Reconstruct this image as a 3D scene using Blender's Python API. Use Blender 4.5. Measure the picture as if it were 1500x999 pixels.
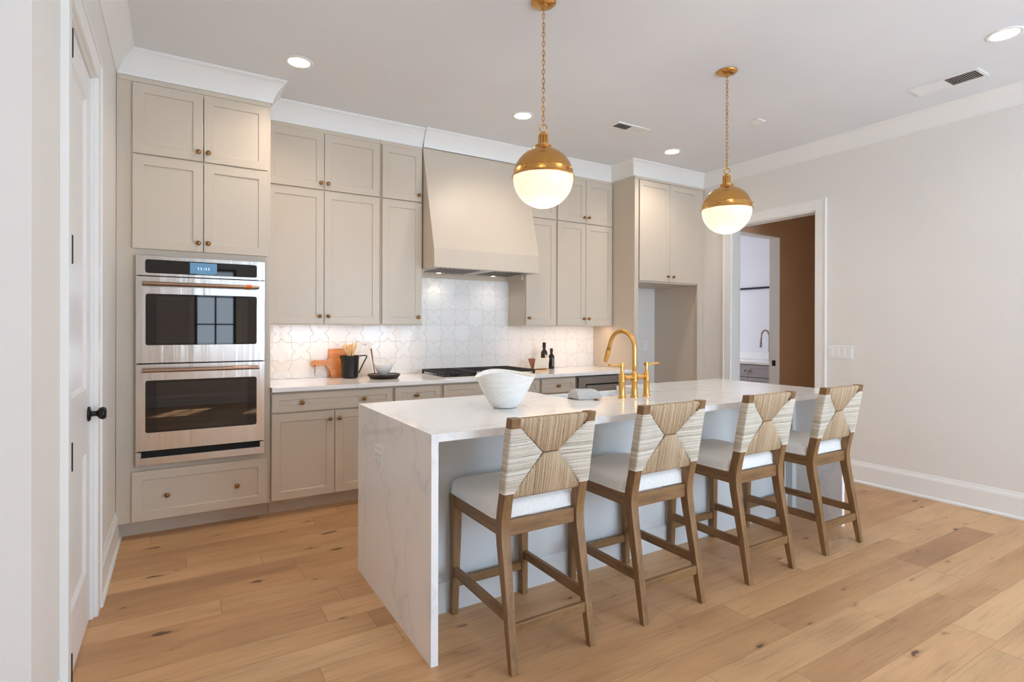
import bpy, bmesh, math, random
from math import sin, cos, pi, radians, sqrt
from mathutils import Vector, Matrix

for o in list(bpy.data.objects):
    bpy.data.objects.remove(o)
S = bpy.context.scene
COL = S.collection
random.seed(7)

# ------------------------------------------------------------------ camera
CAM_Z = 1.3328
yaw, pit, rol = radians(31.304), radians(-0.081), radians(0.1516)
fw = Vector((sin(yaw)*cos(pit), cos(yaw)*cos(pit), sin(pit)))
rt = Vector((cos(yaw), -sin(yaw), 0.0))
up = rt.cross(fw)
r2 = rt*cos(rol) + up*sin(rol)
u2 = up*cos(rol) - rt*sin(rol)
cd = bpy.data.cameras.new('camera')
cd.sensor_width = 36.0
cd.lens = 802.75/1500*36.0
cd.shift_y = -0.01193
cd.clip_start = 0.02
cam = bpy.data.objects.new('camera', cd)
M = Matrix.Identity(4)
for i in range(3):
    M[i][0] = r2[i]; M[i][1] = u2[i]; M[i][2] = -fw[i]
M[0][3], M[1][3], M[2][3] = 0.0, 0.0, CAM_Z
cam.matrix_world = M
COL.objects.link(cam)
S.camera = cam

# ------------------------------------------------------------------ world, sun, exposure
S.view_settings.view_transform = 'Standard'
S.view_settings.look = 'None'
S.view_settings.exposure = 0.0
S.view_settings.gamma = 1.0
S.view_settings.use_curve_mapping = False
w = bpy.data.worlds.new('sky'); S.world = w
w.use_nodes = True
w.node_tree.nodes['Background'].inputs[0].default_value = (0.70, 0.84, 1.0, 1)
w.node_tree.nodes['Background'].inputs[1].default_value = 4.2
try:
    S.cycles.max_bounces = 10
    S.cycles.diffuse_bounces = 6
    S.cycles.glossy_bounces = 5
    S.cycles.sample_clamp_indirect = 8.0
    S.cycles.caustics_reflective = False
    S.cycles.caustics_refractive = False
except Exception:
    pass

def lamp(name, kind, loc, energy, color=(1, 1, 1), size=None, size_y=None, rot=None, aim=None, spot=None, blend=0.6, radius=None):
    d = bpy.data.lights.new(name, kind)
    d.energy = energy; d.color = color
    if kind == 'AREA':
        d.shape = 'RECTANGLE' if size_y else 'SQUARE'
        d.size = size
        if size_y: d.size_y = size_y
    if kind == 'SPOT':
        d.spot_size = radians(spot); d.spot_blend = blend
    if radius is not None and kind in ('SPOT', 'POINT'):
        d.shadow_soft_size = radius
    o = bpy.data.objects.new(name, d); COL.objects.link(o)
    o.location = loc
    if rot: o.rotation_euler = rot
    if aim is not None:
        o.rotation_euler = (Vector(aim)-Vector(loc)).to_track_quat('-Z', 'Y').to_euler()
    return o

COOL = (0.50, 0.74, 1.0)
WARM = (1.0, 0.78, 0.55)
DAY = 1.0
# daylight entering through the windows behind the camera (each at its own opening, lamps tilted up to brighten the ceiling)
WIN = [(-2.6, -1.7, 0.6, 2.5, 9), (0.23, 0.87, 0.9, 2.35, 0), (1.6, 2.9, 0.3, 2.75, 76), (3.2, 4.5, 0.3, 2.75, 76)]   # x0,x1,z0,z1,watts; first window added to light the left wall end
YB = -2.6
for i, (a, b, c, d_, e) in enumerate(WIN):
    if e: lamp('window_daylight', 'AREA', ((a+b)/2, YB-0.02, (c+d_)/2), e*DAY, COOL, size=b-a, size_y=d_-c, rot=(radians(114), 0, 0))
sun = lamp('sun', 'SUN', (0, -8, 9), 20.0, (1.0, 0.95, 0.88), rot=None, aim=None)
sun.rotation_euler = Vector((-0.30, 0.55, -0.95)).to_track_quat('-Z', 'Y').to_euler()
sun.data.angle = radians(0.6)

# ------------------------------------------------------------------ material helpers
def lin(c):
    return tuple(((x/255)/12.92 if x/255 <= 0.04045 else ((x/255+0.055)/1.055)**2.4) for x in c) + (1.0,)

class NT:
    def __init__(self, name):
        self.m = bpy.data.materials.new(name); self.m.use_nodes = True
        self.t = self.m.node_tree; self.b = self.t.nodes['Principled BSDF']
        self._tc = None
    def n(self, typ, **kw):
        x = self.t.nodes.new(typ)
        for k, v in kw.items(): setattr(x, k, v)
        return x
    def l(self, a, b): self.t.links.new(a, b)
    def tc(self, out='Object'):
        if not self._tc: self._tc = self.n('ShaderNodeTexCoord')
        return self._tc.outputs[out]
    def mapping(self, scale=(1, 1, 1), src=None, loc=(0, 0, 0), rot=(0, 0, 0)):
        mp = self.n('ShaderNodeMapping'); mp.inputs['Scale'].default_value = scale
        mp.inputs['Location'].default_value = loc; mp.inputs['Rotation'].default_value = rot
        self.l(src if src is not None else self.tc(), mp.inputs['Vector']); return mp.outputs[0]
    def noise(self, vec, scale, detail=3, rough=0.5, dist=0.0):
        x = self.n('ShaderNodeTexNoise'); x.inputs['Scale'].default_value = scale
        x.inputs['Detail'].default_value = detail; x.inputs['Roughness'].default_value = rough
        x.inputs['Distortion'].default_value = dist
        self.l(vec, x.inputs['Vector']); return x.outputs['Fac']
    def ramp(self, fac, stops):
        x = self.n('ShaderNodeValToRGB'); cr = x.color_ramp
        while len(cr.elements) < len(stops): cr.elements.new(0.5)
        for e, (p, c) in zip(cr.elements, stops):
            e.position = p; e.color = c if len(c) == 4 else lin(c)
        self.l(fac, x.inputs[0]); return x.outputs[0]
    def math(self, op, a, b=None, c=None):
        x = self.n('ShaderNodeMath', operation=op)
        for i, v in enumerate((a, b, c)):
            if v is None: continue
            if isinstance(v, (int, float)): x.inputs[i].default_value = v
            else: self.l(v, x.inputs[i])
        return x.outputs[0]
    def mix(self, fac, a, b, typ='MIX'):
        x = self.n('ShaderNodeMix', data_type='RGBA', blend_type=typ)
        if isinstance(fac, (int, float)): x.inputs[0].default_value = fac
        else: self.l(fac, x.inputs[0])
        for i, v in ((6, a), (7, b)):
            if isinstance(v, tuple): x.inputs[i].default_value = v
            else: self.l(v, x.inputs[i])
        return x.outputs[2]
    def bump(self, h, strength=0.2, dist=0.01):
        x = self.n('ShaderNodeBump'); x.inputs['Strength'].default_value = strength
        x.inputs['Distance'].default_value = dist
        self.l(h, x.inputs['Height']); self.l(x.outputs[0], self.b.inputs['Normal'])
    def set(self, **kw):
        for k, v in kw.items():
            self.b.inputs[k.replace('_', ' ')].default_value = v
        return self

def paint(name, rgb, rough=0.5, var=0.03, spec=0.35, bump=0.02):
    t = NT(name)
    c = lin(rgb); f = t.noise(t.tc(), 2.5, 3)
    d = tuple(x*(1-var) for x in c[:3])+(1,)
    t.l(t.ramp(f, [(0.35, d), (0.65, c)]), t.b.inputs['Base Color'])
    t.set(Roughness=rough); t.b.inputs['Specular IOR Level'].default_value = spec
    if bump:
        t.bump(t.noise(t.tc(), 220, 2), bump, 0.002)
    return t.m

def metal(name, rgb, rough=0.25, aniso=None, bump=0.05):
    t = NT(name); c = lin(rgb)
    vec = t.mapping(aniso if aniso else (1, 1, 1))
    f = t.noise(vec, 60, 3)
    d = tuple(x*0.93 for x in c[:3])+(1,)
    t.l(t.ramp(f, [(0.3, d), (0.7, c)]), t.b.inputs['Base Color'])
    t.set(Metallic=1.0)
    t.l(t.math('MULTIPLY_ADD', f, 0.12, rough-0.06), t.b.inputs['Roughness'])
    if bump: t.bump(f, bump, 0.001)
    return t.m

def wood(name, dark, light, along='z', scale=1.0, rough=0.5, bump=0.08):
    t = NT(name)
    s = {'x': (1.2, 14, 14), 'y': (14, 1.2, 14), 'z': (14, 14, 1.2)}[along]
    v = t.mapping(tuple(q*scale for q in s))
    f = t.noise(v, 3.0, 5, 0.6, 0.4)
    g = t.noise(t.mapping(tuple(q*scale*4 for q in s)), 6.0, 2)
    h = t.math('MULTIPLY_ADD', g, 0.35, t.math('MULTIPLY', f, 0.75))
    t.l(t.ramp(h, [(0.3, dark), (0.75, light)]), t.b.inputs['Base Color'])
    t.set(Roughness=rough); t.bump(h, bump, 0.003)
    return t.m

def emit(name, rgb, strength):
    t = NT(name)
    t.b.inputs['Base Color'].default_value = lin(rgb)
    t.b.inputs['Emission Color'].default_value = lin(rgb)
    t.b.inputs['Emission Strength'].default_value = strength
    return t.m

WALL = paint('wall_paint', (232, 228, 222), 0.75, 0.02)
CEIL = paint('ceiling_paint', (230, 233, 236), 0.85, 0.02)
TRIM = paint('trim_paint', (238, 237, 233), 0.4, 0.01)
DOORP = paint('door_paint', (236, 234, 232), 0.4, 0.01)
CAB = paint('cabinet_paint', (210, 197, 179), 0.38, 0.02)
CABD = paint('cabinet_interior', (150, 142, 132), 0.6, 0.02)
ISL = paint('island_paint', (214, 215, 214), 0.45, 0.02)
HALL = paint('hall_shade_tint', (232, 200, 166), 0.8, 0.03)  # warm tan puts the hall's shade into the wall colour
LAUND = paint('laundry_paint', (232, 232, 236), 0.8, 0.02)
PLAST = paint('white_plastic', (238, 237, 234), 0.35, 0.01, bump=0)
BRASS = metal('brushed_brass', (216, 165, 96), 0.22, (14, 14, 1))
GOLD = metal('satin_gold', (230, 180, 104), 0.3)
KNOBM = metal('aged_brass', (158, 116, 72), 0.3)
t = NT('stainless_steel')
f = t.noise(t.mapping((9, 9, 0.5)), 1.6, 3, 0.5)
g = t.noise(t.mapping((1, 1, 30)), 60, 2)
t.l(t.ramp(g, [(0.3, (206, 201, 195)), (0.7, (222, 217, 210))]), t.b.inputs['Base Color'])
t.set(Metallic=1.0, Roughness=0.2); t.bump(f, 0.14, 0.02)
STEEL = t.m
STEELD = metal('brushed_steel_dark', (150, 144, 138), 0.32, (1, 1, 30), 0.02)
BRONZE = metal('brushed_bronze', (178, 150, 130), 0.3, (1, 30, 30))
NICKEL = metal('brushed_nickel', (165, 155, 145), 0.25)
BLACKM = paint('black_metal', (22, 20, 20), 0.35, 0.05)
IRON = paint('cast_iron', (34, 31, 30), 0.55, 0.1, bump=0.15)
BLACKG = paint('black_gap', (9, 9, 9), 0.6, 0.0)
BRASS.node_tree.nodes['Principled BSDF'].inputs['Anisotropic'].default_value = 0.75
CERAM = paint('white_ceramic', (236, 237, 236), 0.25, 0.02, 0.5, 0)
DARKW = wood('dark_wood', (26, 15, 11), (52, 32, 24), 'x', 1, 0.4)
STOOLW = {a: wood('stool_oak_'+a, (98, 68, 38), (154, 116, 74), a, 1.0, 0.48) for a in 'xyz'}
ORANGEW = wood('acacia_wood', (180, 98, 44), (234, 162, 94), 'x', 1.5, 0.4)
PALEW = wood('beech_wood', (222, 176, 112), (244, 212, 158), 'z', 2, 0.5)
REDW = wood('red_wood', (120, 62, 44), (160, 92, 66), 'z', 2, 0.45)
BLACKC = paint('black_stoneware', (16, 16, 19), 0.3, 0.05, 0.5)

t = NT('oven_glass'); t.set(Roughness=0.03, IOR=1.6)
t.l(t.ramp(t.noise(t.tc(), 3, 2), [(0.3, (0.006, 0.006, 0.007, 1)), (0.7, (0.010, 0.010, 0.012, 1))]), t.b.inputs['Base Color'])
GLASSB = t.m
t = NT('oven_window'); t.set(Roughness=0.02, IOR=1.75)
t.l(t.ramp(t.noise(t.tc(), 3, 2), [(0.3, (0.008, 0.007, 0.007, 1)), (0.7, (0.012, 0.010, 0.009, 1))]), t.b.inputs['Base Color'])
GLASSW = t.m
SCREEN = emit('screen_blue', (92, 134, 166), 0.35)
DIGIT = emit('screen_digits', (225, 245, 255), 1.0)
ORANGE = paint('orange_tag', (224, 100, 30), 0.5, 0.05)

TRIMS = paint('satin_silver', (205, 200, 194), 0.35, 0.02)

# quartz: white with thin grey veins
t = NT('quartz')
v = t.tc()
nv = t.n('ShaderNodeTexNoise'); nv.inputs['Scale'].default_value = 1.6; nv.inputs['Detail'].default_value = 4
t.l(v, nv.inputs['Vector'])
vm = t.n('ShaderNodeVectorMath', operation='MULTIPLY_ADD'); vm.inputs[1].default_value = (0.9, 0.9, 0.9)
t.l(nv.outputs['Color'], vm.inputs[0]); t.l(v, vm.inputs[2])
f = t.noise(t.mapping((1, 1, 0.55), vm.outputs[0], rot=(0.5, 0.4, 0.3)), 1.7, 3, 0.5)
vein = t.math('ABSOLUTE', t.math('SUBTRACT', f, 0.5))
vc = t.ramp(vein, [(0.0, (232, 231, 229)), (0.012, (240, 239, 237)), (0.04, (245, 243, 240))])
t.l(vc, t.b.inputs['Base Color']); t.set(Roughness=0.1)
QUARTZ = t.m

# linen seat
t = NT('linen')
wv = t.noise(t.mapping((260, 260, 60)), 1.0, 2)
t.l(t.ramp(wv, [(0.3, (228, 226, 220)), (0.7, (244, 242, 238))]), t.b.inputs['Base Color'])
t.set(Roughness=0.9); t.bump(wv, 0.25, 0.001); LINEN = t.m
t = NT('grey_cloth')
wv = t.noise(t.mapping((180, 180, 180)), 1.0, 2)
t.l(t.ramp(wv, [(0.3, (176, 174, 170)), (0.7, (204, 202, 198))]), t.b.inputs['Base Color'])
t.set(Roughness=0.9); t.bump(wv, 0.4, 0.002); TOWEL = t.m

# seagrass strands: colour per strand from a mesh attribute
def seagrass(name, dark, mid, light):
    t = NT(name)
    at = t.n('ShaderNodeAttribute', attribute_name='strand')
    f = t.math('MULTIPLY_ADD', t.noise(t.tc(), 160, 2), 0.5, t.math('MULTIPLY', at.outputs['Fac'], 0.6))
    t.l(t.ramp(f, [(0.2, dark), (0.5, mid), (0.8, light)]), t.b.inputs['Base Color'])
    t.set(Roughness=0.75); t.bump(t.noise(t.tc(), 420, 2), 0.5, 0.002)
    return t.m
SEA_V = seagrass('seagrass_tan', (158, 132, 100), (188, 163, 130), (208, 186, 156))
SEA_H = seagrass('seagrass_pale', (186, 172, 150), (210, 200, 182), (228, 220, 206))

# oak plank floor, boards run along X
t = NT('oak_planks')
sx = t.n('ShaderNodeSeparateXYZ'); t.l(t.tc(), sx.inputs[0])
PW = 0.163
yy = t.math('DIVIDE', t.math('SUBTRACT', sx.outputs[1], 1.735-PW*40), PW)
row = t.math('FLOOR', yy)
fy = t.math('FRACT', yy)
wr = t.n('ShaderNodeTexWhiteNoise', noise_dimensions='1D'); t.l(row, wr.inputs['W'])
xo = t.math('MULTIPLY_ADD', wr.outputs['Value'], 7.3, t.math('DIVIDE', sx.outputs[0], 1.25))
# jitter board ends
kx = t.math('FLOOR', xo)
j1 = t.n('ShaderNodeTexWhiteNoise', noise_dimensions='2D')
cx = t.n('ShaderNodeCombineXYZ'); t.l(kx, cx.inputs[0]); t.l(row, cx.inputs[1]); t.l(cx.outputs[0], j1.inputs['Vector'])
split = t.math('MULTIPLY_ADD', j1.outputs['Value'], 0.6, 0.2)
fx0 = t.math('FRACT', xo)
sec = t.math('GREATER_THAN', fx0, split)
# boards: from split of the previous cell to split of this one
bid = t.math('ADD', kx, sec)
cb = t.n('ShaderNodeCombineXYZ'); t.l(bid, cb.inputs[0]); t.l(row, cb.inputs[1]); cb.inputs[2].default_value = 3.7
wb = t.n('ShaderNodeTexWhiteNoise', noise_dimensions='3D'); t.l(cb.outputs[0], wb.inputs['Vector'])
ends = t.math('LESS_THAN', t.math('ABSOLUTE', t.math('SUBTRACT', fx0, split)), 0.0012)
sides = t.math('LESS_THAN', t.math('ABSOLUTE', t.math('SUBTRACT', fy, 0.5)), 0.494)
gap = t.math('MAXIMUM', ends, t.math('SUBTRACT', 1.0, sides))
# grain coordinates shifted per board
sh = t.n('ShaderNodeVectorMath', operation='MULTIPLY_ADD'); sh.inputs[1].default_value = (9, 9, 9)
t.l(wb.outputs['Color'], sh.inputs[0]); t.l(t.tc(), sh.inputs[2])
gr = t.noise(t.mapping((1.1, 16, 1), sh.outputs[0]), 2.4, 6, 0.62, 0.7)
gr2 = t.noise(t.mapping((3, 90, 1), sh.outputs[0]), 2.0, 3, 0.5)
cloud = t.noise(t.mapping((1.0, 3.0, 1), sh.outputs[0]), 1.6, 3)
base = t.ramp(wb.outputs['Value'], [(0.0, (170, 128, 94)), (0.12, (192, 148, 106)), (0.6, (203, 159, 114)), (1.0, (214, 174, 130))])
fine = t.math('MULTIPLY_ADD', gr2, 0.4, t.math('MULTIPLY', gr, 0.8))
gcol = t.ramp(fine, [(0.36, (0.55, 0.50, 0.46, 1)), (0.58, (1, 1, 1, 1)), (0.85, (1.15, 1.13, 1.1, 1))])
c1 = t.mix(0.62, base, gcol, 'MULTIPLY')
ccol = t.ramp(cloud, [(0.3, (0.78, 0.74, 0.70, 1)), (0.62, (1.06, 1.05, 1.04, 1))])
c1 = t.mix(0.8, c1, ccol, 'MULTIPLY')
# knots and checks
vo = t.n('ShaderNodeTexVoronoi', voronoi_dimensions='2D'); vo.inputs['Scale'].default_value = 1.0
wnv = t.n('ShaderNodeVectorMath', operation='MULTIPLY_ADD'); wnv.inputs[1].default_value = (0.25, 0.25, 0)
nn = t.n('ShaderNodeTexNoise'); nn.inputs['Scale'].default_value = 14
t.l(t.tc(), nn.inputs['Vector'])
mpk = t.mapping((2.2, 6.2, 0))
t.l(nn.outputs['Color'], wnv.inputs[0]); t.l(mpk, wnv.inputs[2])
t.l(wnv.outputs[0], vo.inputs['Vector'])
sep = t.n('ShaderNodeSeparateColor'); t.l(vo.outputs['Color'], sep.inputs[0])
rad = t.math('MULTIPLY_ADD', t.math('POWER', sep.outputs[0], 2.5), 0.085, 0.012)
kn = t.math('SUBTRACT', rad, vo.outputs['Distance'])
on = t.math('GREATER_THAN', sep.outputs[1], 0.5)
halo = t.math('MULTIPLY', on, t.ramp(t.math('MULTIPLY_ADD', kn, 7.0, 0.85), [(0.3, (0, 0, 0, 1)), (0.9, (1, 1, 1, 1))]))
core = t.math('MULTIPLY', on, t.ramp(t.math('MULTIPLY_ADD', kn, 22.0, 0.25), [(0.2, (0, 0, 0, 1)), (0.6, (1, 1, 1, 1))]))
c1 = t.mix(t.math('MULTIPLY', halo, 0.5), c1, lin((146, 100, 62)))
c1 = t.mix(t.math('MULTIPLY', core, 0.8), c1, lin((74, 48, 32)))
c1 = t.mix(t.math('MULTIPLY', gap, 0.55), c1, lin((110, 80, 54)))
t.l(c1, t.b.inputs['Base Color'])
t.l(t.math('MULTIPLY_ADD', gr, 0.2, 0.33), t.b.inputs['Roughness'])
t.b.inputs['Specular IOR Level'].default_value = 0.4
t.bump(t.math('SUBTRACT', t.math('MULTIPLY', fine, 0.25), gap), 0.25, 0.002)
FLOOR = t.m

# star and cross glazed tile, laid out on x,z with 6 inch cells
t = NT('star_cross_tile')
sx = t.n('ShaderNodeSeparateXYZ'); t.l(t.tc(), sx.inputs[0])
CS = 0.148
U = t.math('DIVIDE', t.math('SUBTRACT', sx.outputs[0], 2.123-CS*40), CS)
V = t.math('DIVIDE', t.math('SUBTRACT', sx.outputs[2], 1.357-CS*20), CS)
par = t.math('MODULO', t.math('ADD', t.math('FLOOR', U), t.math('FLOOR', V)), 2.0)     # 0 = star cell
u = t.math('ABSOLUTE', t.math('SUBTRACT', t.math('FRACT', U), 0.5))
v = t.math('ABSOLUTE', t.math('SUBTRACT', t.math('FRACT', V), 0.5))
def star(a, b):
    sq = t.math('SUBTRACT', t.math('MAXIMUM', a, b), 0.5)
    di = t.math('MULTIPLY', t.math('SUBTRACT', t.math('ADD', a, b), 0.7071), 0.7071)
    return t.math('MINIMUM', sq, di)
own = star(u, v)
n1 = star(t.math('SUBTRACT', 1.0, u), v)
n2 = star(u, t.math('SUBTRACT', 1.0, v))
nb = t.math('MINIMUM', n1, n2)
F = t.math('ADD', t.math('MULTIPLY', own, t.math('SUBTRACT', 1.0, par)), t.math('MULTIPLY', nb, par))
aF = t.math('ABSOLUTE', F)
line = t.ramp(aF, [(0.006, (0, 0, 0, 1)), (0.02, (1, 1, 1, 1))])
ins = t.math('LESS_THAN', F, 0.0)
wn = t.n('ShaderNodeTexWhiteNoise', noise_dimensions='3D')
cc = t.n('ShaderNodeCombineXYZ')
t.l(t.math('FLOOR', U), cc.inputs[0]); t.l(t.math('FLOOR', V), cc.inputs[1]); t.l(ins, cc.inputs[2]); t.l(cc.outputs[0], wn.inputs['Vector'])
tl = t.ramp(wn.outputs['Value'], [(0.0, (239, 236, 232)), (1.0, (244, 242, 238))])
t.l(t.mix(line, lin((218, 217, 215)), tl), t.b.inputs['Base Color'])
t.l(t.math('MULTIPLY_ADD', wn.outputs['Value'], 0.12, 0.08), t.b.inputs['Roughness'])
h = t.math('ADD', t.math('MULTIPLY', line, 0.6), t.math('MULTIPLY', t.noise(t.tc(), 9, 2), 1.6))
t.bump(h, 0.5, 0.005)
TILE = t.m

# veined stoneware for the bowl
t = NT('cracked_stoneware')
f = t.noise(t.mapping((1, 1, 6)), 7, 5, 0.6, 1.0)
vn = t.math('ABSOLUTE', t.math('SUBTRACT', f, 0.5))
sp = t.noise(t.mapping((1, 1, 2.5), loc=(3, 1, 2)), 17, 4, 0.7, 1.5)
c = t.ramp(vn, [(0.0, (226, 223, 216)), (0.03, (236, 234, 229)), (0.2, (240, 239, 235))])
m_ = t.ramp(sp, [(0.68, (0, 0, 0, 1)), (0.76, (1, 1, 1, 1))])
t.l(t.mix(t.math('MULTIPLY', m_, 0.7), c, lin((150, 140, 126))), t.b.inputs['Base Color'])
t.set(Roughness=0.55); t.bump(f, 0.25, 0.006); BOWLM = t.m

# opal glass globe
GLOBE = emit('opal_glass', (255, 240, 208), 0.98)
GLOBE.node_tree.nodes['Principled BSDF'].inputs['Base Color'].default_value = (0.25, 0.24, 0.22, 1)
GLOBE.node_tree.nodes['Principled BSDF'].inputs['Roughness'].default_value = 0.1
LED = emit('led_diffuser', (255, 244, 226), 9.0)
LEDS = emit('led_strip', (255, 226, 190), 2.0)
BOTG = NT('olive_glass').set(Roughness=0.06, IOR=1.5)
BOTG.l(BOTG.ramp(BOTG.noise(BOTG.tc(), 8, 2), [(0.3, (40, 32, 12)), (0.7, (62, 48, 18))]), BOTG.b.inputs['Base Color']); BOTG = BOTG.m
BOTD = NT('dark_glass').set(Roughness=0.06, IOR=1.5)
BOTD.l(BOTD.ramp(BOTD.noise(BOTD.tc(), 8, 2), [(0.3, (18, 10, 10)), (0.7, (30, 18, 16))]), BOTD.b.inputs['Base Color']); BOTD = BOTD.m
LABEL = paint('paper_label', (226, 196, 150), 0.7, 0.1)
LABELG = paint('grey_label', (120, 116, 120), 0.6, 0.2)
NAPK = paint('cream_linen', (238, 230, 212), 0.9, 0.06, bump=0.2)
t = NT('white_marble')
f = t.noise(t.mapping((3, 3, 1.5)), 3, 5, 0.6, 1.0)
t.l(t.ramp(f, [(0.35, (222, 216, 206)), (0.6, (240, 237, 230))]), t.b.inputs['Base Color']); t.set(Roughness=0.35); MARBLE = t.m

# ------------------------------------------------------------------ mesh helpers
def B(): return bmesh.new()
def box(bm, x0, x1, y0, y1, z0, z1):
    vs = [bm.verts.new(p) for p in ((x0,y0,z0),(x1,y0,z0),(x1,y1,z0),(x0,y1,z0),(x0,y0,z1),(x1,y0,z1),(x1,y1,z1),(x0,y1,z1))]
    for f in ((0,3,2,1),(4,5,6,7),(0,1,5,4),(1,2,6,5),(2,3,7,6),(3,0,4,7)):
        bm.faces.new([vs[i] for i in f])
    return vs
def hexa(bm, bot, top):
    vs = [bm.verts.new(p) for p in list(bot)+list(top)]
    for f in ((0,3,2,1),(4,5,6,7),(0,1,5,4),(1,2,6,5),(2,3,7,6),(3,0,4,7)):
        bm.faces.new([vs[i] for i in f])
def prism(bm, outline, axis, a, b):
    """outline: 2D points; axis: extrusion axis"""
    def P(q, d):
        return {'x': (d, q[0], q[1]), 'y': (q[0], d, q[1]), 'z': (q[0], q[1], d)}[axis]
    v0 = [bm.verts.new(P(q, a)) for q in outline]; v1 = [bm.verts.new(P(q, b)) for q in outline]
    bm.faces.new(v0); bm.faces.new(v1[::-1])
    n = len(outline)
    for i in range(n):
        bm.faces.new((v0[i], v0[(i+1) % n], v1[(i+1) % n], v1[i]))
def lathe(bm, prof, c=(0, 0, 0), axis='z', seg=32, cap=True, zf=None):
    rings = []
    for r, z in prof:
        ring = []
        for k in range(seg):
            a = 2*pi*k/seg
            p = (r*cos(a), r*sin(a), z)
            if axis == 'y': p = (p[0], p[2], p[1])
            if axis == 'x': p = (p[2], p[0], p[1])
            q = (c[0]+p[0], c[1]+p[1], c[2]+p[2])
            if zf: q = zf(q, a, z)
            ring.append(bm.verts.new(q))
        rings.append(ring)
    for i in range(len(rings)-1):
        for k in range(seg):
            bm.faces.new((rings[i][k], rings[i][(k+1) % seg], rings[i+1][(k+1) % seg], rings[i+1][k]))
    if cap:
        bm.faces.new(rings[0]); bm.faces.new(rings[-1])
def tube(bm, pts, r, seg=8, closed=False, attr=None):
    pts = [Vector(p) for p in pts]; n = len(pts); rings = []
    rr = r if isinstance(r, (list, tuple)) else [r]*n
    prev = None
    for i, p in enumerate(pts):
        if closed: d = pts[(i+1) % n]-pts[i-1]
        else: d = pts[min(i+1, n-1)]-pts[max(i-1, 0)]
        d.normalize()
        if prev is None:
            a = Vector((0, 0, 1)) if abs(d.z) < 0.9 else Vector((1, 0, 0))
            s = d.cross(a).normalized()
        else:
            s = (prev-d*prev.dot(d)).normalized()
        prev = s; tt = d.cross(s)
        rings.append([bm.verts.new(p+s*rr[i]*cos(2*pi*k/seg)+tt*rr[i]*sin(2*pi*k/seg)) for k in range(seg)])
    m = n if closed else n-1
    for i in range(m):
        a, b = rings[i], rings[(i+1) % n]
        for k in range(seg):
            bm.faces.new((a[k], a[(k+1) % seg], b[(k+1) % seg], b[k]))
    if not closed:
        bm.faces.new(rings[0][::-1]); bm.faces.new(rings[-1])
def rect_xy(cx, cy, hx, hy, r, n=5):
    out = []
    for (sx, sy, a0) in ((1, 1, 0), (-1, 1, 90), (-1, -1, 180), (1, -1, 270)):
        for k in range(n+1):
            a = radians(a0+90*k/n)
            out.append((cx+sx*(hx-r)+r*cos(a), cy+sy*(hy-r)+r*sin(a)))
    return out

ORG = {}
def obj(name, bm, mat, parent=None, smooth=False, bevel=0.0, seg=2):
    bmesh.ops.recalc_face_normals(bm, faces=bm.faces[:])
    me = bpy.data.meshes.new(name)
    if parent is not None:
        o_ = ORG.get(parent.name, Vector((0, 0, 0)))
        for v_ in bm.verts: v_.co -= o_
    bm.to_mesh(me); bm.free()
    me.materials.append(mat)
    o = bpy.data.objects.new(name, me); COL.objects.link(o)
    if parent is not None:
        o.parent = parent; ORG[o.name] = ORG.get(parent.name, Vector((0, 0, 0)))
    if smooth:
        for p in me.polygons: p.use_smooth = True
    if bevel:
        md = o.modifiers.new('bevel', 'BEVEL'); md.width = bevel; md.segments = seg; md.limit_method = 'ANGLE'; md.angle_limit = radians(40)
    return o
def autosmooth(o, ang=35):
    for p in o.data.polygons: p.use_smooth = True
    o.data.set_sharp_from_angle(angle=radians(ang))
    return o
def tag(o, label=None, cat=None, group=None, kind=None):
    if label: o['label'] = label
    if cat: o['category'] = cat
    if group: o['group'] = group
    if kind: o['kind'] = kind
    return o
def thing(name, label, cat, loc, group=None):
    o = bpy.data.objects.new(name, None); COL.objects.link(o); o.location = loc
    o.empty_display_size = 0.1
    ORG[o.name] = Vector(loc)
    return tag(o, label, cat, group)
def struct(name, bm, mat, label=None, **k):
    o = obj(name, bm, mat, **k); o['kind'] = 'structure'
    if label: o['label'] = label
    return o
def dup(root, delta, label=None):
    r = root.copy(); COL.objects.link(r); r.location = root.location+Vector(delta)
    if label: r['label'] = label
    for ch in list(root.children):
        c = ch.copy(); COL.objects.link(c); c.parent = r
        for g in list(ch.children):
            d = g.copy(); COL.objects.link(d); d.parent = c
    return r

# ------------------------------------------------------------------ room shell
ZC = 3.048
XL, XR, YW = -0.333, 5.05, 4.80
bm = B(); box(bm, -3.3, 5.3, YB-0.2, 4.95, -0.1, 0.0); box(bm, 5.3, 8.4, 2.3, 6.6, -0.1, 0.0)
struct('floor', bm, FLOOR, 'wide light oak plank floor with dark knots')
bm = B(); box(bm, -3.3, 5.3, YB-0.2, 4.95, ZC, ZC+0.1)
struct('ceiling', bm, CEIL, 'smooth white ceiling')
bm = B(); box(bm, -0.5, 5.2, YW, YW+0.15, 0, ZC)
struct('wall_back', bm, WALL, 'back wall behind the cabinets')
# left wall with door opening y 2.40..3.14, z 0..2.47
DY0, DY1, DZ = 2.40, 3.14, 2.475
bm = B()
box(bm, XL-0.14, XL, DY1, YW, 0, ZC)
box(bm, XL-0.14, XL, 1.90, DY0, 0, ZC)
box(bm, XL-0.14, XL, DY0, DY1, DZ, ZC)
struct('wall_left', bm, WALL, 'left wall with the pantry door')
bm = B(); box(bm, -3.15, XL-0.14, 1.90, 2.04, 0, ZC)
struct('wall_front_left', bm, WALL, 'short wall turning away at the left edge')
bm = B(); box(bm, -3.3, -3.15, YB, 2.04, 0, ZC)
struct('wall_far_left', bm, WALL)
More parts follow.
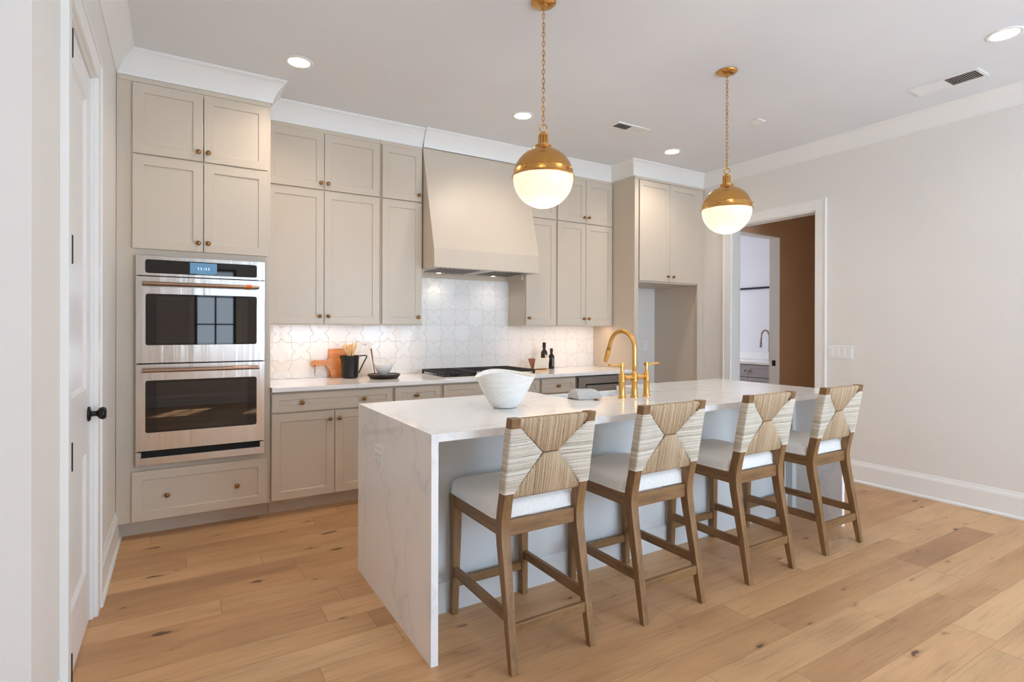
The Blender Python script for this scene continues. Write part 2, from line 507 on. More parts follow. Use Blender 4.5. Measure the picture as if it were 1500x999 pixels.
# right wall with opening y 2.877..3.70
OY0, OY1, OZ = 2.877, 3.788, 2.431
bm = B()
box(bm, XR, XR+0.125, YB, OY0, 0, ZC)
box(bm, XR, XR+0.125, OY1, YW, 0, ZC)
box(bm, XR, XR+0.125, OY0, OY1, OZ, ZC)
struct('wall_right', bm, WALL, 'white right wall with cased opening')
# rear wall with windows
bm = B()
xs = [-3.15]+[q for wv in WIN for q in wv[:2]]+[XR]
for i in range(0, len(xs), 2): box(bm, xs[i], xs[i+1], YB-0.15, YB, 0, ZC)
for (a, b, c, d_, e) in WIN:
    box(bm, a, b, YB-0.15, YB, 0, c); box(bm, a, b, YB-0.15, YB, d_, ZC)
struct('wall_rear', bm, WALL)
for i, (a, b, c, d_, e) in enumerate(WIN):
    bm = B()
    fr = 0.045
    box(bm, a, a+fr, YB-0.1, YB-0.03, c, d_); box(bm, b-fr, b, YB-0.1, YB-0.03, c, d_)
    box(bm, a+fr, b-fr, YB-0.1, YB-0.03, c, c+fr); box(bm, a+fr, b-fr, YB-0.1, YB-0.03, d_-fr, d_)
    box(bm, (a+b)/2-0.015, (a+b)/2+0.015, YB-0.08, YB-0.05, c, d_)
    for k in (1, 2):
        zz = c+(d_-c)*k/3; box(bm, a+fr, b-fr, YB-0.079, YB-0.051, zz-0.012, zz+0.012)
    struct('window_%d' % (i+1), bm, BLACKM)
    bm = B()
    for (p, q, r_, s_) in ((a-0.09, a, c-0.09, d_+0.09), (b, b+0.09, c-0.09, d_+0.09), (a, b, c-0.09, c), (a, b, d_, d_+0.09)):
        box(bm, p, q, YB, YB+0.018, r_, s_)
    struct('trim_%d' % (30+i), bm, TRIM)

# crown profile: (out, down) pairs from the wall bottom to the ceiling
def crown_path(bm, pts, proj=0.085, drop=0.148, ext=0.0):
    """pts: list of (x, y, nx, ny) wall-line points with the outward offset direction at that corner."""
    prof = [(0.0, drop), (0.007, drop), (0.009, drop-0.008)]
    for k in range(9):
        a = k/8.0; bow = 0.010*sin(a*pi)
        prof.append((0.009+(proj-0.017)*a-bow*0.8, drop-0.010-(drop-0.026)*a-bow*0.55))
    prof += [(proj-0.006, 0.0155), (proj-0.006, 0.012), (proj-0.001, 0.010), (proj, 0.006), (proj, 0.0), (0.0, 0.0)]
    rings = []
    for (x, y, nx, ny) in pts:
        rings.append([bm.verts.new((x+nx*o_, y+ny*o_, ZC-d_)) for o_, d_ in prof])
    n = len(prof)
    for i in range(len(rings)-1):
        for k in range(n):
            bm.faces.new((rings[i][k], rings[i][(k+1) % n], rings[i+1][(k+1) % n], rings[i+1][k]))
    bm.faces.new(rings[0]); bm.faces.new(rings[-1])
YT, YU = 4.14, 4.47          # door faces of tall / upper cabinets
XT0, XT1 = -0.333, 0.552     # tall cabinet
XF0, XF1 = 3.985, 5.02       # fridge surround
# left wall crown
bm = B(); crown_path(bm, [(XL, 1.9, 1, -1), (XL, YT+0.02, 1, -1)], 0.10, 0.150); autosmooth(struct('trim_1', bm, TRIM, 'crown moulding along the left wall'))
bm = B(); crown_path(bm, [(-3.15, 1.9, 1, -1), (XL, 1.9, 1, -1)], 0.10, 0.150); autosmooth(struct('trim_2', bm, TRIM))
# cabinet crown: tall cabinet front and its right return
bm = B(); crown_path(bm, [(XL, YT+0.02, 1, -1), (XT1, YT+0.02, 1, -1), (XT1, YU+0.02, 1, -1)], 0.09)
autosmooth(struct('trim_3', bm, TRIM, 'white crown moulding over the oven cabinet'))
bm = B(); crown_path(bm, [(XT1, YU+0.02, 1, -1), (1.812, YU+0.02, 0, -1)], 0.085)
autosmooth(struct('trim_4', bm, TRIM, 'white crown moulding over the upper cabinets left of the hood'))
bm = B(); crown_path(bm, [(1.812, YU-0.004, 0, -1), (2.868, YU-0.004, 0, -1)], 0.088)
autosmooth(struct('trim_5', bm, TRIM, 'white crown moulding over the range hood'))
bm = B(); crown_path(bm, [(2.868, YU+0.02, 0, -1), (XF0, YU+0.02, -1, -1)], 0.085)
autosmooth(struct('trim_6', bm, TRIM, 'white crown moulding over the upper cabinets right of the hood'))
bm = B(); crown_path(bm, [(XF0, YU+0.02, -1, -1), (XF0, YT+0.02, -1, -1), (XR, YT+0.02, -1, -1)], 0.09)
autosmooth(struct('trim_7', bm, TRIM, 'white crown moulding over the refrigerator surround'))
bm = B(); crown_path(bm, [(XR, YB, -1, 0), (XR, YT+0.02, -1, -1)], 0.09, 0.138)
autosmooth(struct('trim_8', bm, TRIM, 'crown moulding along the right wall'))

# baseboards
def baseboard(name, pts, label=None):
    """pts ((x,y,nx,ny)...)"""
    prof = [(0, 0), (0.028, 0), (0.028, 0.012), (0.022, 0.020), (0.016, 0.022), (0.016, 0.150), (0.013, 0.153), (0.013, 0.160), (0.009, 0.166), (0.006, 0.178), (0.004, 0.187), (0, 0.187)]
    bm = B(); rings = [[bm.verts.new((x+nx*o_, y+ny*o_, z)) for o_, z in prof] for (x, y, nx, ny) in pts]
    n = len(prof)
    for i in range(len(rings)-1):
        for k in range(n): bm.faces.new((rings[i][k], rings[i][(k+1) % n], rings[i+1][(k+1) % n], rings[i+1][k]))
    bm.faces.new(rings[0]); bm.faces.new(rings[-1])
    struct(name, bm, TRIM, label)
baseboard('baseboard_right', [(XR, YB, -1, 0), (XR, OY0-0.09, -1, 0)], 'white baseboard along the right wall')
baseboard('baseboard_left', [(XL, DY1+0.095, 1, 0), (XL, YT+0.114, 1, 0)], 'white baseboard between pantry door and oven cabinet')
baseboard('baseboard_front_left', [(-3.15, 1.9, 0, -1), (XL, 1.9, 1, -1), (XL, DY0-0.105, 1, 0)])
baseboard('baseboard_rear', [(-3.15, YB, 0, 1), (XR, YB, 0, 1)])

# casings: right opening
def casing_x(name, x, s, y0, y1, zt, w_=0.092, label=None, th=0.018):
    """casing on plane x, protruding s*th around opening y0..y1, 0..zt"""
    bm = B()
    for (a, b, c, d_) in ((y0-w_, y0, 0, zt+w_), (y1, y1+w_, 0, zt+w_), (y0, y1, zt, zt+w_)):
        xa, xb = sorted((x, x+s*th)); box(bm, xa, xb, a, b, c, d_)
    for (a, b, c, d_) in ((y0-w_-0.008, y0-w_+0.008, 0, zt+w_-0.008), (y1+w_-0.008, y1+w_+0.008, 0, zt+w_-0.008), (y0-w_-0.008, y1+w_+0.008, zt+w_-0.008, zt+w_+0.008)):
        xa, xb = sorted((x, x+s*(th+0.006))); box(bm, xa, xb, a, b, c, d_)
    return struct(name, bm, TRIM, label, bevel=0.002)
casing_x('trim_9', XR, -1, OY0, OY1, OZ, 0.09, 'white casing around the hall opening')
bm = B()   # jamb liner
box(bm, XR-0.002, XR+0.127, OY0-0.001, OY0+0.012, 0, OZ); box(bm, XR-0.002, XR+0.127, OY1-0.012, OY1+0.001, 0, OZ)
box(bm, XR-0.002, XR+0.127, OY0+0.012, OY1-0.012, OZ-0.012, OZ+0.001)
struct('trim_10', bm, TRIM, 'white jamb of the hall opening')
casing_x('trim_11', XL, 1, DY0, DY1, DZ, 0.095, 'white casing around the pantry door')
bm = B()
box(bm, XL-0.14, XL+0.001, DY0, DY0+0.014, 0, DZ); box(bm, XL-0.14, XL+0.001, DY1-0.014, DY1, 0, DZ); box(bm, XL-0.14, XL+0.001, DY0+0.014, DY1-0.014, DZ-0.014, DZ)
struct('trim_12', bm, TRIM, 'white jamb of the pantry door')

# pantry door, two recessed panels
def panel_door_x(name, xf, y0, y1, z0, z1, panels, mat, th=0.035):
    bm = B()
    zs = [z0]; 
    st = 0.105
    box(bm, xf-th, xf, y0, y0+st, z0, z1); box(bm, xf-th, xf, y1-st, y1, z0, z1)
    prev = z0
    for (a, b) in panels:
        box(bm, xf-th, xf, y0+st, y1-st, prev, a); prev = b
        box(bm, xf-th+0.008, xf-0.012, y0+st, y1-st, a, b)
        # sloped bead round the panel
        e = 0.016
        ya, yb = y0+st, y1-st
        hexa(bm, [(xf-0.012, ya, a), (xf-0.001, ya, a), (xf-0.001, yb, a), (xf-0.012, yb, a)], [(xf-0.012, ya+e, a+e), (xf-0.0119, ya+e, a+e), (xf-0.0119, yb-e, a+e), (xf-0.012, yb-e, a+e)])
        hexa(bm, [(xf-0.012, ya+e, b-e), (xf-0.0119, ya+e, b-e), (xf-0.0119, yb-e, b-e), (xf-0.012, yb-e, b-e)], [(xf-0.012, ya, b), (xf-0.001, ya, b), (xf-0.001, yb, b), (xf-0.012, yb, b)])
        for (yy0, yy1) in ((ya, ya+e), (yb, yb-e)):
            q = [(xf-0.012, yy0, a), (xf-0.001, yy0, a), (xf-0.0119, yy1, a+e)], [(xf-0.012, yy0, b), (xf-0.001, yy0, b), (xf-0.0119, yy1, b-e)]
            A = [bm.verts.new(p) for p in q[0]]; C = [bm.verts.new(p) for p in q[1]]
            bm.faces.new(A); bm.faces.new(C)
            for i in range(3): bm.faces.new((A[i], A[(i+1) % 3], C[(i+1) % 3], C[i]))
    box(bm, xf-th, xf, y0+st, y1-st, prev, z1)
    return struct(name, bm, mat)
d1 = panel_door_x('door_1', XL-0.012, DY0+0.017, DY1-0.017, 0.012, DZ-0.018, [(0.25, 0.78), (1.06, 2.33)], DOORP)
d1['label'] = 'white two-panel pantry door in the left wall'
for z in (0.145, 0.88, 1.602, 2.32):
    bm = B(); lathe(bm, [(0.0075, -0.05), (0.0075, 0.05)], (XL+0.012, DY0+0.022, z), seg=12); box(bm, XL-0.012, XL+0.006, DY0+0.0175, DY0+0.03, z-0.05, z+0.05)
    obj('hinge', bm, BLACKM, d1)
bm = B()
lathe(bm, [(0.0, 0.0), (0.033, 0.0), (0.033, 0.006), (0.028, 0.010), (0.013, 0.012), (0.011, 0.028), (0.014, 0.034), (0.024, 0.040), (0.028, 0.050), (0.028, 0.058), (0.022, 0.066), (0.0, 0.068)], (XL-0.012, DY1-0.075, 0.945), 'x', 28, cap=False)
h = obj('door_knob', bm, BLACKM, d1, smooth=True); h['label'] = 'black round door knob'

# ------------------------------------------------------------------ hall and laundry beyond the opening
HY = 3.80
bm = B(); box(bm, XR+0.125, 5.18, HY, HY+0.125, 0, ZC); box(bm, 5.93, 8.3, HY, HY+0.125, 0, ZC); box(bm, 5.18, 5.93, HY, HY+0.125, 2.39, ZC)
struct('wall_hall', bm, HALL, 'hall wall tinted warm tan for its shade, seen through the opening')
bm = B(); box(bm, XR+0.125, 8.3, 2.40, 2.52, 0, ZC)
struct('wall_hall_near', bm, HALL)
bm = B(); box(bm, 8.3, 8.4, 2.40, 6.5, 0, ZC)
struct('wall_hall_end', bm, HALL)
bm = B(); box(bm, XR+0.125, 8.4, 2.40, 6.5, ZC, ZC+0.1)
struct('ceiling_hall', bm, CEIL)
bm = B()
box(bm, 5.92, 5.932, HY-0.002, HY+0.127, 0, 2.379); box(bm, 5.18, 5.932, HY-0.002, HY+0.127, 2.379, 2.392)
struct('trim_13', bm, TRIM, 'casing of the laundry doorway', bevel=0.002)
bm = B(); box(bm, 5.912, 5.919, HY+0.045, HY+0.085, 0.90, 0.965)
o = obj('strike_plate', bm, BLACKM); tag(o, 'small black strike plate on the laundry door jamb', 'strike plate')
bm = B(); box(bm, 7.0, 7.12, HY+0.125, 6.4, 0, ZC)
struct('wall_laundry', bm, LAUND, 'pale laundry wall seen through two doorways')
bm = B(); box(bm, XR+0.125, 7.12, 6.4, 6.5, 0, ZC); struct('wall_laundry_back', bm, LAUND)
bm = B(); box(bm, XR+0.025, XR+0.125, YW+0.15, 6.5, 0, ZC); struct('wall_laundry_left', bm, LAUND)
lamp('laundry_fill', 'AREA', (5.9, 6.3, 1.7), 26, (0.80, 0.87, 1.0), size=1.2, size_y=1.4, aim=(6.4, 4.0, 1.4))  # cool area lamp added to light the laundry, no window behind it
th = thing('laundry_cabinet', 'pale grey laundry base cabinet seen through the far doorway', 'cabinet', (6.7, 5.0, 0))
bm = B(); box(bm, 6.44, 6.998, 4.10, 6.2, 0.1, 0.868); box(bm, 6.5, 6.998, 4.10, 6.2, 0, 0.1); obj('body', bm, paint('laundry_grey', (176, 172, 174), 0.5), th)
for i, y0 in enumerate((4.12, 4.56, 5.0, 5.44)):
    for (za, zb) in ((0.70, 0.855), (0.12, 0.69)):
        bm = B(); box(bm, 6.42, 6.44, y0, y0+0.438, za, zb)
        box(bm, 6.415, 6.42, y0, y0+0.438, za, za+0.04); box(bm, 6.415, 6.42, y0, y0+0.438, zb-0.04, zb); box(bm, 6.415, 6.42, y0, y0+0.04, za+0.04, zb-0.04); box(bm, 6.415, 6.42, y0+0.398, y0+0.438, za+0.04, zb-0.04)
        dd = obj('drawer' if za > 0.5 else 'door', bm, bpy.data.materials['laundry_grey'], th)
        bm = B(); lathe(bm, [(0.006, 0), (0.006, -0.015), (0.011, -0.02), (0.011, -0.026), (0.0, -0.028)], (6.415, y0+(0.03 if i % 2 else 0.40), zb-0.06 if za < 0.5 else (za+zb)/2), 'x', 12, cap=False); obj('knob', bm, KNOBM, dd, smooth=True)
bm = B(); box(bm, 6.40, 6.998, 4.08, 6.2, 0.868, 0.898); tag(obj('laundry_worktop', bm, QUARTZ), 'white laundry worktop under the nickel tap', 'worktop')
bm = B(); box(bm, 6.985, 7.0, 4.08, 6.2, 0.90, 1.0); struct('trim_14', bm, QUARTZ, 'low splashback on the laundry worktop')
th = thing('laundry_tap', 'brushed nickel gooseneck tap on the laundry worktop', 'tap', (6.88, 4.56, 0.898))
bm = B(); lathe(bm, [(0.026, 0), (0.026, 0.01), (0.017, 0.02), (0.017, 0.12), (0.013, 0.13)], (6.88, 4.56, 0.898), seg=16); obj('base', bm, NICKEL, th, smooth=True)
pts = [(6.88, 4.56, 1.0), (6.88, 4.56, 1.2)]+[(6.79+0.09*cos(a), 4.56, 1.22+0.09*sin(a)) for a in [pi*k/10 for k in range(11)]]+[(6.695, 4.56, 1.13)]
bm = B(); tube(bm, pts, 0.012, 12); obj('spout', bm, NICKEL, th, smooth=True)
bm = B(); tube(bm, [(6.695, 4.56, 1.15), (6.69, 4.56, 1.08)], 0.016, 12); obj('spray_head', bm, NICKEL, th, smooth=True)
bm = B(); tube(bm, [(6.975, 4.0, 1.905), (6.975, 6.2, 1.905)], 0.014, 10)
for y in (4.2, 5.0, 5.9): tube(bm, [(6.975, y, 1.905), (7.0, y, 1.905)], 0.01, 8)
tag(obj('hanging_rail', bm, BLACKM), 'thin black rail across the laundry wall', 'rail')

# ------------------------------------------------------------------ cabinets
def shaker(bm, x0, x1, z0, z1, yf, th=0.02, rail=0.057, rec=0.008):
    e = 0.004
    O = [(x0, z0), (x1, z0), (x1, z1), (x0, z1)]
    I = [(x0+rail, z0+rail), (x1-rail, z0+rail), (x1-rail, z1-rail), (x0+rail, z1-rail)]
    J = [(x0+rail+e, z0+rail+e), (x1-rail-e, z0+rail+e), (x1-rail-e, z1-rail-e), (x0+rail+e, z1-rail-e)]
    def mk(L, y): return [bm.verts.new((a, y, b)) for a, b in L]
    c = 0.0015
    Oc = [(x0+c, z0+c), (x1-c, z0+c), (x1-c, z1-c), (x0+c, z1-c)]
    vf, vo, vb = mk(Oc, yf), mk(O, yf+c), mk(O, yf+th)
    vi, vj = mk(I, yf), mk(J, yf+rec)
    for a, b in ((vf, vi), (vi, vj), (vf, vo), (vo, vb)):
        for k in range(4): bm.faces.new((a[k], a[(k+1) % 4], b[(k+1) % 4], b[k]))
    bm.faces.new(vj); bm.faces.new(vb)
def knob(parent, x, z, yf):
    bm = B()
    lathe(bm, [(0.0, 0.0), (0.009, 0.0), (0.009, -0.003), (0.0055, -0.005), (0.0055, -0.013), (0.012, -0.017), (0.0155, -0.022), (0.0150, -0.028), (0.009, -0.032), (0.0, -0.033)], (x, yf, z), 'y', 20, cap=False)
    k = obj('knob', bm, KNOBM, parent, smooth=True); k['label'] = 'round aged brass knob'
    return k
def front(parent, name, x0, x1, z0, z1, yf, knobs=(), rail=0.057):
    bm = B(); shaker(bm, x0, x1, z0, z1, yf, rail=rail)
    d = obj(name, bm, CAB, parent)
    for (kx, kz) in knobs: knob(d, kx, kz, yf)
    return d
def carcass(bm, x0, x1, y0, y1, z0, z1, shelves=(), st=0.018, stiles=(), rails=()):
    """open box of panels, face frame at y0"""
    box(bm, x0, x0+st, y0, y1, z0, z1); box(bm, x1-st, x1, y0, y1, z0, z1)
    box(bm, x0+st, x1-st, y1-0.008, y1, z0, z1)
    box(bm, x0+st, x1-st, y0, y1-0.008, z0, z0+st); box(bm, x0+st, x1-st, y0, y1-0.008, z1-st, z1)
    for s in shelves: box(bm, x0+st, x1-st, y0, y1-0.008, s-st/2, s+st/2)
    for (a, b, c, d_) in list(stiles)+list(rails): box(bm, a, b, y0-0.0005, y0+0.018, c, d_)

# tall oven cabinet
th = thing('oven_cabinet', 'tall greige cabinet with double oven, beside the left wall', 'cabinet', (0.11, 4.45, 0))
bm = B()
YFF = YT+0.02
carcass(bm, XL+0.002, XT1-0.004, YFF, YW-0.002, 0.105, 2.898, shelves=(0.445, 1.803, 2.417),
        stiles=((XL+0.003, -0.226, 0.106, 2.897), (0.505, XT1-0.005, 0.106, 2.897)),
        rails=((-0.226, 0.505, 0.427, 0.462), (-0.226, 0.505, 1.786, 1.832), (-0.226, 0.505, 2.40, 2.43), (-0.226, 0.505, 2.84, 2.897), (-0.226, 0.505, 0.106, 0.13)))
# base moulding line over the filler
box(bm, XL+0.003, XT1-0.004, YFF-0.006, YFF, 2.868, 2.898)
obj('body', bm, CAB, th, bevel=0.001)
bm = B(); box(bm, XL+0.002, XT1-0.004, YFF+0.095, YFF+0.11, 0.0, 0.105); obj('toe_kick', bm, CAB, th)
front(th, 'door', -0.248, 0.1365, 2.422, 2.861, YT, [(0.109, 2.477)])
front(th, 'door', 0.1405, 0.527, 2.422, 2.861, YT, [(0.165, 2.478)])
front(th, 'door', -0.248, 0.1365, 1.826, 2.411, YT, [(0.109, 1.882)])
front(th, 'door', 0.1405, 0.527, 1.826, 2.411, YT, [(0.165, 1.883)])
front(th, 'drawer', -0.250, 0.527, 0.114, 0.427, YT, [(-0.061, 0.263), (0.338, 0.263)])

# double wall oven
th = thing('double_oven', 'stainless steel double wall oven with black glass doors', 'oven', (0.139, 4.4, 0.467))
OX0, OX1 = -0.228, 0.506
bm = B(); box(bm, OX0+0.01, OX1-0.01, YT+0.012, 4.70, 0.470, 1.778); 
obj('housing', bm, BLACKM, th)
def framed(bm, x0, x1, z0, z1, yf, hx0, hx1, hz0, hz1, th_=0.02, r=0.014):
    """front plate with a rounded rectangular hole"""
    n = 4
    hole = []
    for (cx, cz, a0) in ((hx1-r, hz1-r, 0), (hx0+r, hz1-r, 90), (hx0+r, hz0+r, 180), (hx1-r, hz0+r, 270)):
        for k in range(n+1):
            a = radians(a0+90*k/n); hole.append((cx+r*cos(a), cz+r*sin(a)))
    outer = []
    cor = [(x1, z1), (x0, z1), (x0, z0), (x1, z0)]
    for i, (cx, cz) in enumerate(cor):
        for k in range(n+1): outer.append((cx, cz))
    A = [bm.verts.new((p[0], yf, p[1])) for p in hole]; A2 = [bm.verts.new((p[0], yf+th_, p[1])) for p in hole]
    Oc = [bm.verts.new((p[0], yf, p[1])) for p in cor]; Ob = [bm.verts.new((p[0], yf+th_, p[1])) for p in cor]
    N = len(A)
    for i in range(4):
        b = i*(n+1)
        for k in range(n): bm.faces.new((Oc[i], A[b+k], A[b+k+1]))
        j = (i+1) % 4
        bm.faces.new((Oc[i], A[b+n], A[(b+n+1) % N], Oc[j]))
        bm.faces.new((Oc[i], Oc[j], Ob[j], Ob[i]))
    for k in range(N): bm.faces.new((A[k], A[(k+1) % N], A2[(k+1) % N], A2[k]))
def glass(name, x0, x1, z0, z1, y, mat, parent, th_=0.006):
    bm = B(); prism(bm, [(a, b) for a, b in rect_xy((x0+x1)/2, (z0+z1)/2, (x1-x0)/2, (z1-z0)/2, 0.013)], 'y', y, y+th_)
    return obj(name, bm, mat, parent)
YO = YT-0.022
bm = B(); framed(bm, OX0, OX1, 1.657, 1.781, YO, -0.180, 0.457, 1.672, 1.758); cp = obj('control_panel', bm, STEEL, th)
glass('panel_glass', -0.180, 0.457, 1.672, 1.758, YO+0.003, GLASSB, cp)
bm = B(); box(bm, 0.062, 0.216, YO+0.0015, YO+0.0035, 1.680, 1.752); ds = obj('display', bm, SCREEN, cp); ds['label'] = 'blue clock display'
bm = B()
zc = 1.713
for x in (0.108, 0.124, 0.152, 0.168):
    box(bm, x, x+0.003, YO+0.0005, YO+0.0015, zc-0.008, zc+0.008); box(bm, x-0.003, x, YO+0.0005, YO+0.0015, zc+0.004, zc+0.008)
for dz in (-0.005, 0.004): box(bm, 0.139, 0.142, YO+0.0005, YO+0.0015, zc+dz-0.0015, zc+dz+0.0015)
tx = obj('digits', bm, DIGIT, cp)
for (z0, z1, g0, g1, hz, tagd) in ((1.107, 1.650, 1.218, 1.543, 1.604, True), (0.556, 1.098, 0.668, 0.997, 1.062, False)):
    bm = B(); framed(bm, OX0, OX1, z0, z1, YO, -0.178, 0.457, g0, g1, 0.03)
    dr = obj('oven_door', bm, STEEL, th)
    glass('glass', -0.178, 0.457, g0, g1, YO+0.003, GLASSB, dr)
    bm = B(); box(bm, -0.120, 0.400, YO+0.0015, YO+0.0028, g0+0.012, g1-0.016); obj('window', bm, GLASSW, dr)
    bm = B(); tube(bm, [(-0.195, YO-0.05, hz), (0.468, YO-0.05, hz)], 0.0125, 16)
    hb = obj('handle', bm, BRONZE, dr); autosmooth(hb, 60)
    for x in (-0.165, 0.438):
        bm = B(); box(bm, x-0.012, x+0.012, YO-0.05, YO, hz-0.009, hz+0.009)
        obj('handle_mount', bm, BRONZE, dr, bevel=0.002)
    if tagd:
        bm = B(); tube(bm, [(0.385, YO-0.05, hz), (0.418, YO-0.05, hz)], 0.0142, 16); q = obj('tag', bm, ORANGE, dr); q['label'] = 'orange tape wrapped on the upper handle'
bm = B(); box(bm, OX0, OX1, YO, YO+0.02, 0.466, 0.512); box(bm, OX0, OX0+0.028, YO, YO+0.02, 0.512, 0.548); box(bm, OX1-0.028, OX1, YO, YO+0.02, 0.512, 0.548)
tr = obj('bottom_trim', bm, STEEL, th, bevel=0.001)
bm = B(); box(bm, OX0+0.028, OX1-0.028, YO+0.016, YO+0.022, 0.512, 0.553); obj('vent', bm, BLACKG, th)

# base cabinets
def base_unit(x0, x1, label, fronts, fl=(0, 0)):
    th = thing('base_cabinet', label, 'cabinet', ((x0+x1)/2, 4.45, 0), 'greige base cabinets along the back wall')
    bm = B(); carcass(bm, x0, x1, YT+0.021, YW-0.002, 0.105, 0.880, stiles=((x0+0.0005, x0+0.03, 0.106, 0.879), (x1-0.03, x1-0.0005, 0.106, 0.879)), rails=((x0+0.03, x1-0.03, 0.855, 0.879), (x0+0.03, x1-0.03, 0.715, 0.745)))
    obj('body', bm, CAB, th)
    bm = B(); box(bm, x0, x1, YT+0.115, YT+0.13, 0.0, 0.105); obj('toe_kick', bm, CAB, th)
    for (nm, a, b, c, d_, kn) in fronts: front(th, nm, a, b, c, d_, YT, kn, rail=0.045 if d_-c < 0.2 else 0.057)
    return th
base_unit(0.552, 1.436, 'greige base cabinet with one wide drawer over two doors, beside the oven cabinet',
          [('drawer', 0.556, 1.426, 0.733, 0.863, [(0.756, 0.797), (1.201, 0.797)]), ('door', 0.556, 0.985, 0.115, 0.722, [(0.951, 0.664)]), ('door', 0.989, 1.426, 0.115, 0.722, [(1.018, 0.664)])])
base_unit(1.438, 1.846, 'narrow greige base cabinet with one knob, left of the cooktop',
          [('drawer', 1.449, 1.834, 0.733, 0.863, [(1.625, 0.797)]), ('door', 1.449, 1.834, 0.115, 0.722, [(1.805, 0.664)])])
base_unit(1.848, 2.828, 'wide greige base cabinet directly under the gas cooktop',
          [('drawer', 1.862, 2.812, 0.733, 0.863, []), ('drawer', 1.862, 2.812, 0.43, 0.722, [(2.337, 0.576)]), ('drawer', 1.862, 2.812, 0.115, 0.42, [(2.337, 0.268)])])
base_unit(2.830, 3.240, 'narrow greige base cabinet between the cooktop cabinet and the dishwasher',
          [('drawer', 2.838, 3.226, 0.733, 0.863, [(3.020, 0.797)]), ('door', 2.838, 3.226, 0.115, 0.722, [(2.87, 0.664)])])
# dishwasher
th = thing('dishwasher', 'brown-grey stainless dishwasher with a pocket handle, right of the base cabinets', 'dishwasher', (3.56, 4.45, 0))
bm = B(); box(bm, 3.252, 3.862, YT+0.025, YW-0.06, 0.10, 0.868); obj('body', bm, CABD, th)
bm = B(); xa, xb = 3.262, 3.855
box(bm, xa, xb, YT-0.005, YT+0.024, 0.115, 0.738); box(bm, xa, xb, YT-0.005, YT+0.024, 0.795, 0.862)
box(bm, xa, xa+0.085, YT-0.005, YT+0.024, 0.738, 0.795); box(bm, xb-0.085, xb, YT-0.005, YT+0.024, 0.738, 0.795)
dd = obj('door', bm, STEELD, th)
bm = B(); box(bm, xa+0.086, xb-0.086, YT+0.018, YT+0.023, 0.739, 0.794); obj('pocket_handle', bm, BLACKG, dd)
bm = B(); hexa(bm, [(xa+0.095, YT-0.004, 0.739), (xb-0.095, YT-0.004, 0.739), (xb-0.095, YT+0.017, 0.739), (xa+0.095, YT+0.017, 0.739)], [(xa+0.095, YT-0.004, 0.781), (xb-0.095, YT-0.004, 0.781), (xb-0.095, YT+0.002, 0.785), (xa+0.095, YT+0.002, 0.785)]); obj('handle_lip', bm, STEELD, dd)
bm = B(); box(bm, 3.252, 3.862, YT+0.1, YT+0.115, 0, 0.10); obj('toe_kick', bm, BLACKM, th)
bm = B(); box(bm, 3.866, XF0-0.002, YT+0.003, YT+0.021, 0.105, 0.880); box(bm, 3.244, 3.249, YT+0.03, YT+0.1, 0.105, 0.88); struct('trim_15', bm, CAB, 'greige filler strip between dishwasher and refrigerator surround')
# worktop
bm = B()
box(bm, XT1, XF0-0.002, 4.09, YW-0.012, 0.882, 0.912)
tag(obj('worktop', bm, QUARTZ, bevel=0.002), 'white quartz worktop running along the back wall under the hood', 'worktop')

# backsplash
bm = B(); box(bm, XT1+0.001, XF0-0.001, YW-0.011, YW-0.0005, 0.9125, 1.93)
o = obj('wall_backsplash', bm, TILE); tag(o, 'glossy white star and cross tile backsplash', kind='structure')

# cooktop
th = thing('gas_cooktop', 'black gas cooktop with cast iron grates on the back worktop', 'cooktop', (2.34, 4.44, 0.912))
cx0, cx1, cy0, cy1 = 1.883, 2.797, 4.165, 4.70
bm = B(); prism(bm, rect_xy((cx0+cx1)/2, (cy0+cy1)/2, (cx1-cx0)/2, (cy1-cy0)/2, 0.012), 'z', 0.9125, 0.922); obj('pan', bm, STEEL, th, bevel=0.002)
for i in range(3):
    a = cx0+0.008+i*0.302; b = a+0.294
    bm = B()
    y0, y1 = (cy0+0.012, cy1-0.012) if i != 1 else (cy0+0.105, cy1-0.012)
    for (p, q, r_, s_) in ((a, b, y0, y0+0.014), (a, b, y1-0.014, y1), (a, a+0.014, y0+0.014, y1-0.014), (b-0.014, b, y0+0.014, y1-0.014)):
        box(bm, p, q, r_, s_, 0.938, 0.958)
    for k in range(1, 8):
        yy_ = y0+(y1-y0)*k/8; box(bm, a+0.002, a+0.11, yy_-0.006, yy_+0.006, 0.942, 0.9572); box(bm, b-0.11, b-0.002, yy_-0.006, yy_+0.006, 0.942, 0.9572)
    xm = (a+b)/2; box(bm, xm-0.006, xm+0.006, y0+0.003, y1-0.003, 0.944, 0.9565)
    for (px_, py_) in ((a, y0), (b-0.018, y0), (a, y1-0.018), (b-0.018, y1-0.018)): box(bm, px_, px_+0.018, py_, py_+0.018, 0.922, 0.94)
    obj('grate', bm, IRON, th, bevel=0.002)
    for yy_ in ((4.30, 4.56) if i != 1 else (4.46,)):
        bm = B(); lathe(bm, [(0.055, 0), (0.05, 0.012), (0.034, 0.014), (0.034, 0.02), (0.0, 0.022)], (xm, yy_, 0.922), seg=24, cap=False); obj('burner', bm, IRON, th, smooth=False)
for k in range(5):
    bm = B(); lathe(bm, [(0.022, 0), (0.022, 0.006), (0.017, 0.008), (0.016, 0.030), (0.013, 0.033), (0, 0.033)], (2.34+(k-2)*0.058, 4.215, 0.922), seg=20, cap=False)
    obj('control_knob', bm, STEEL, th, smooth=True)

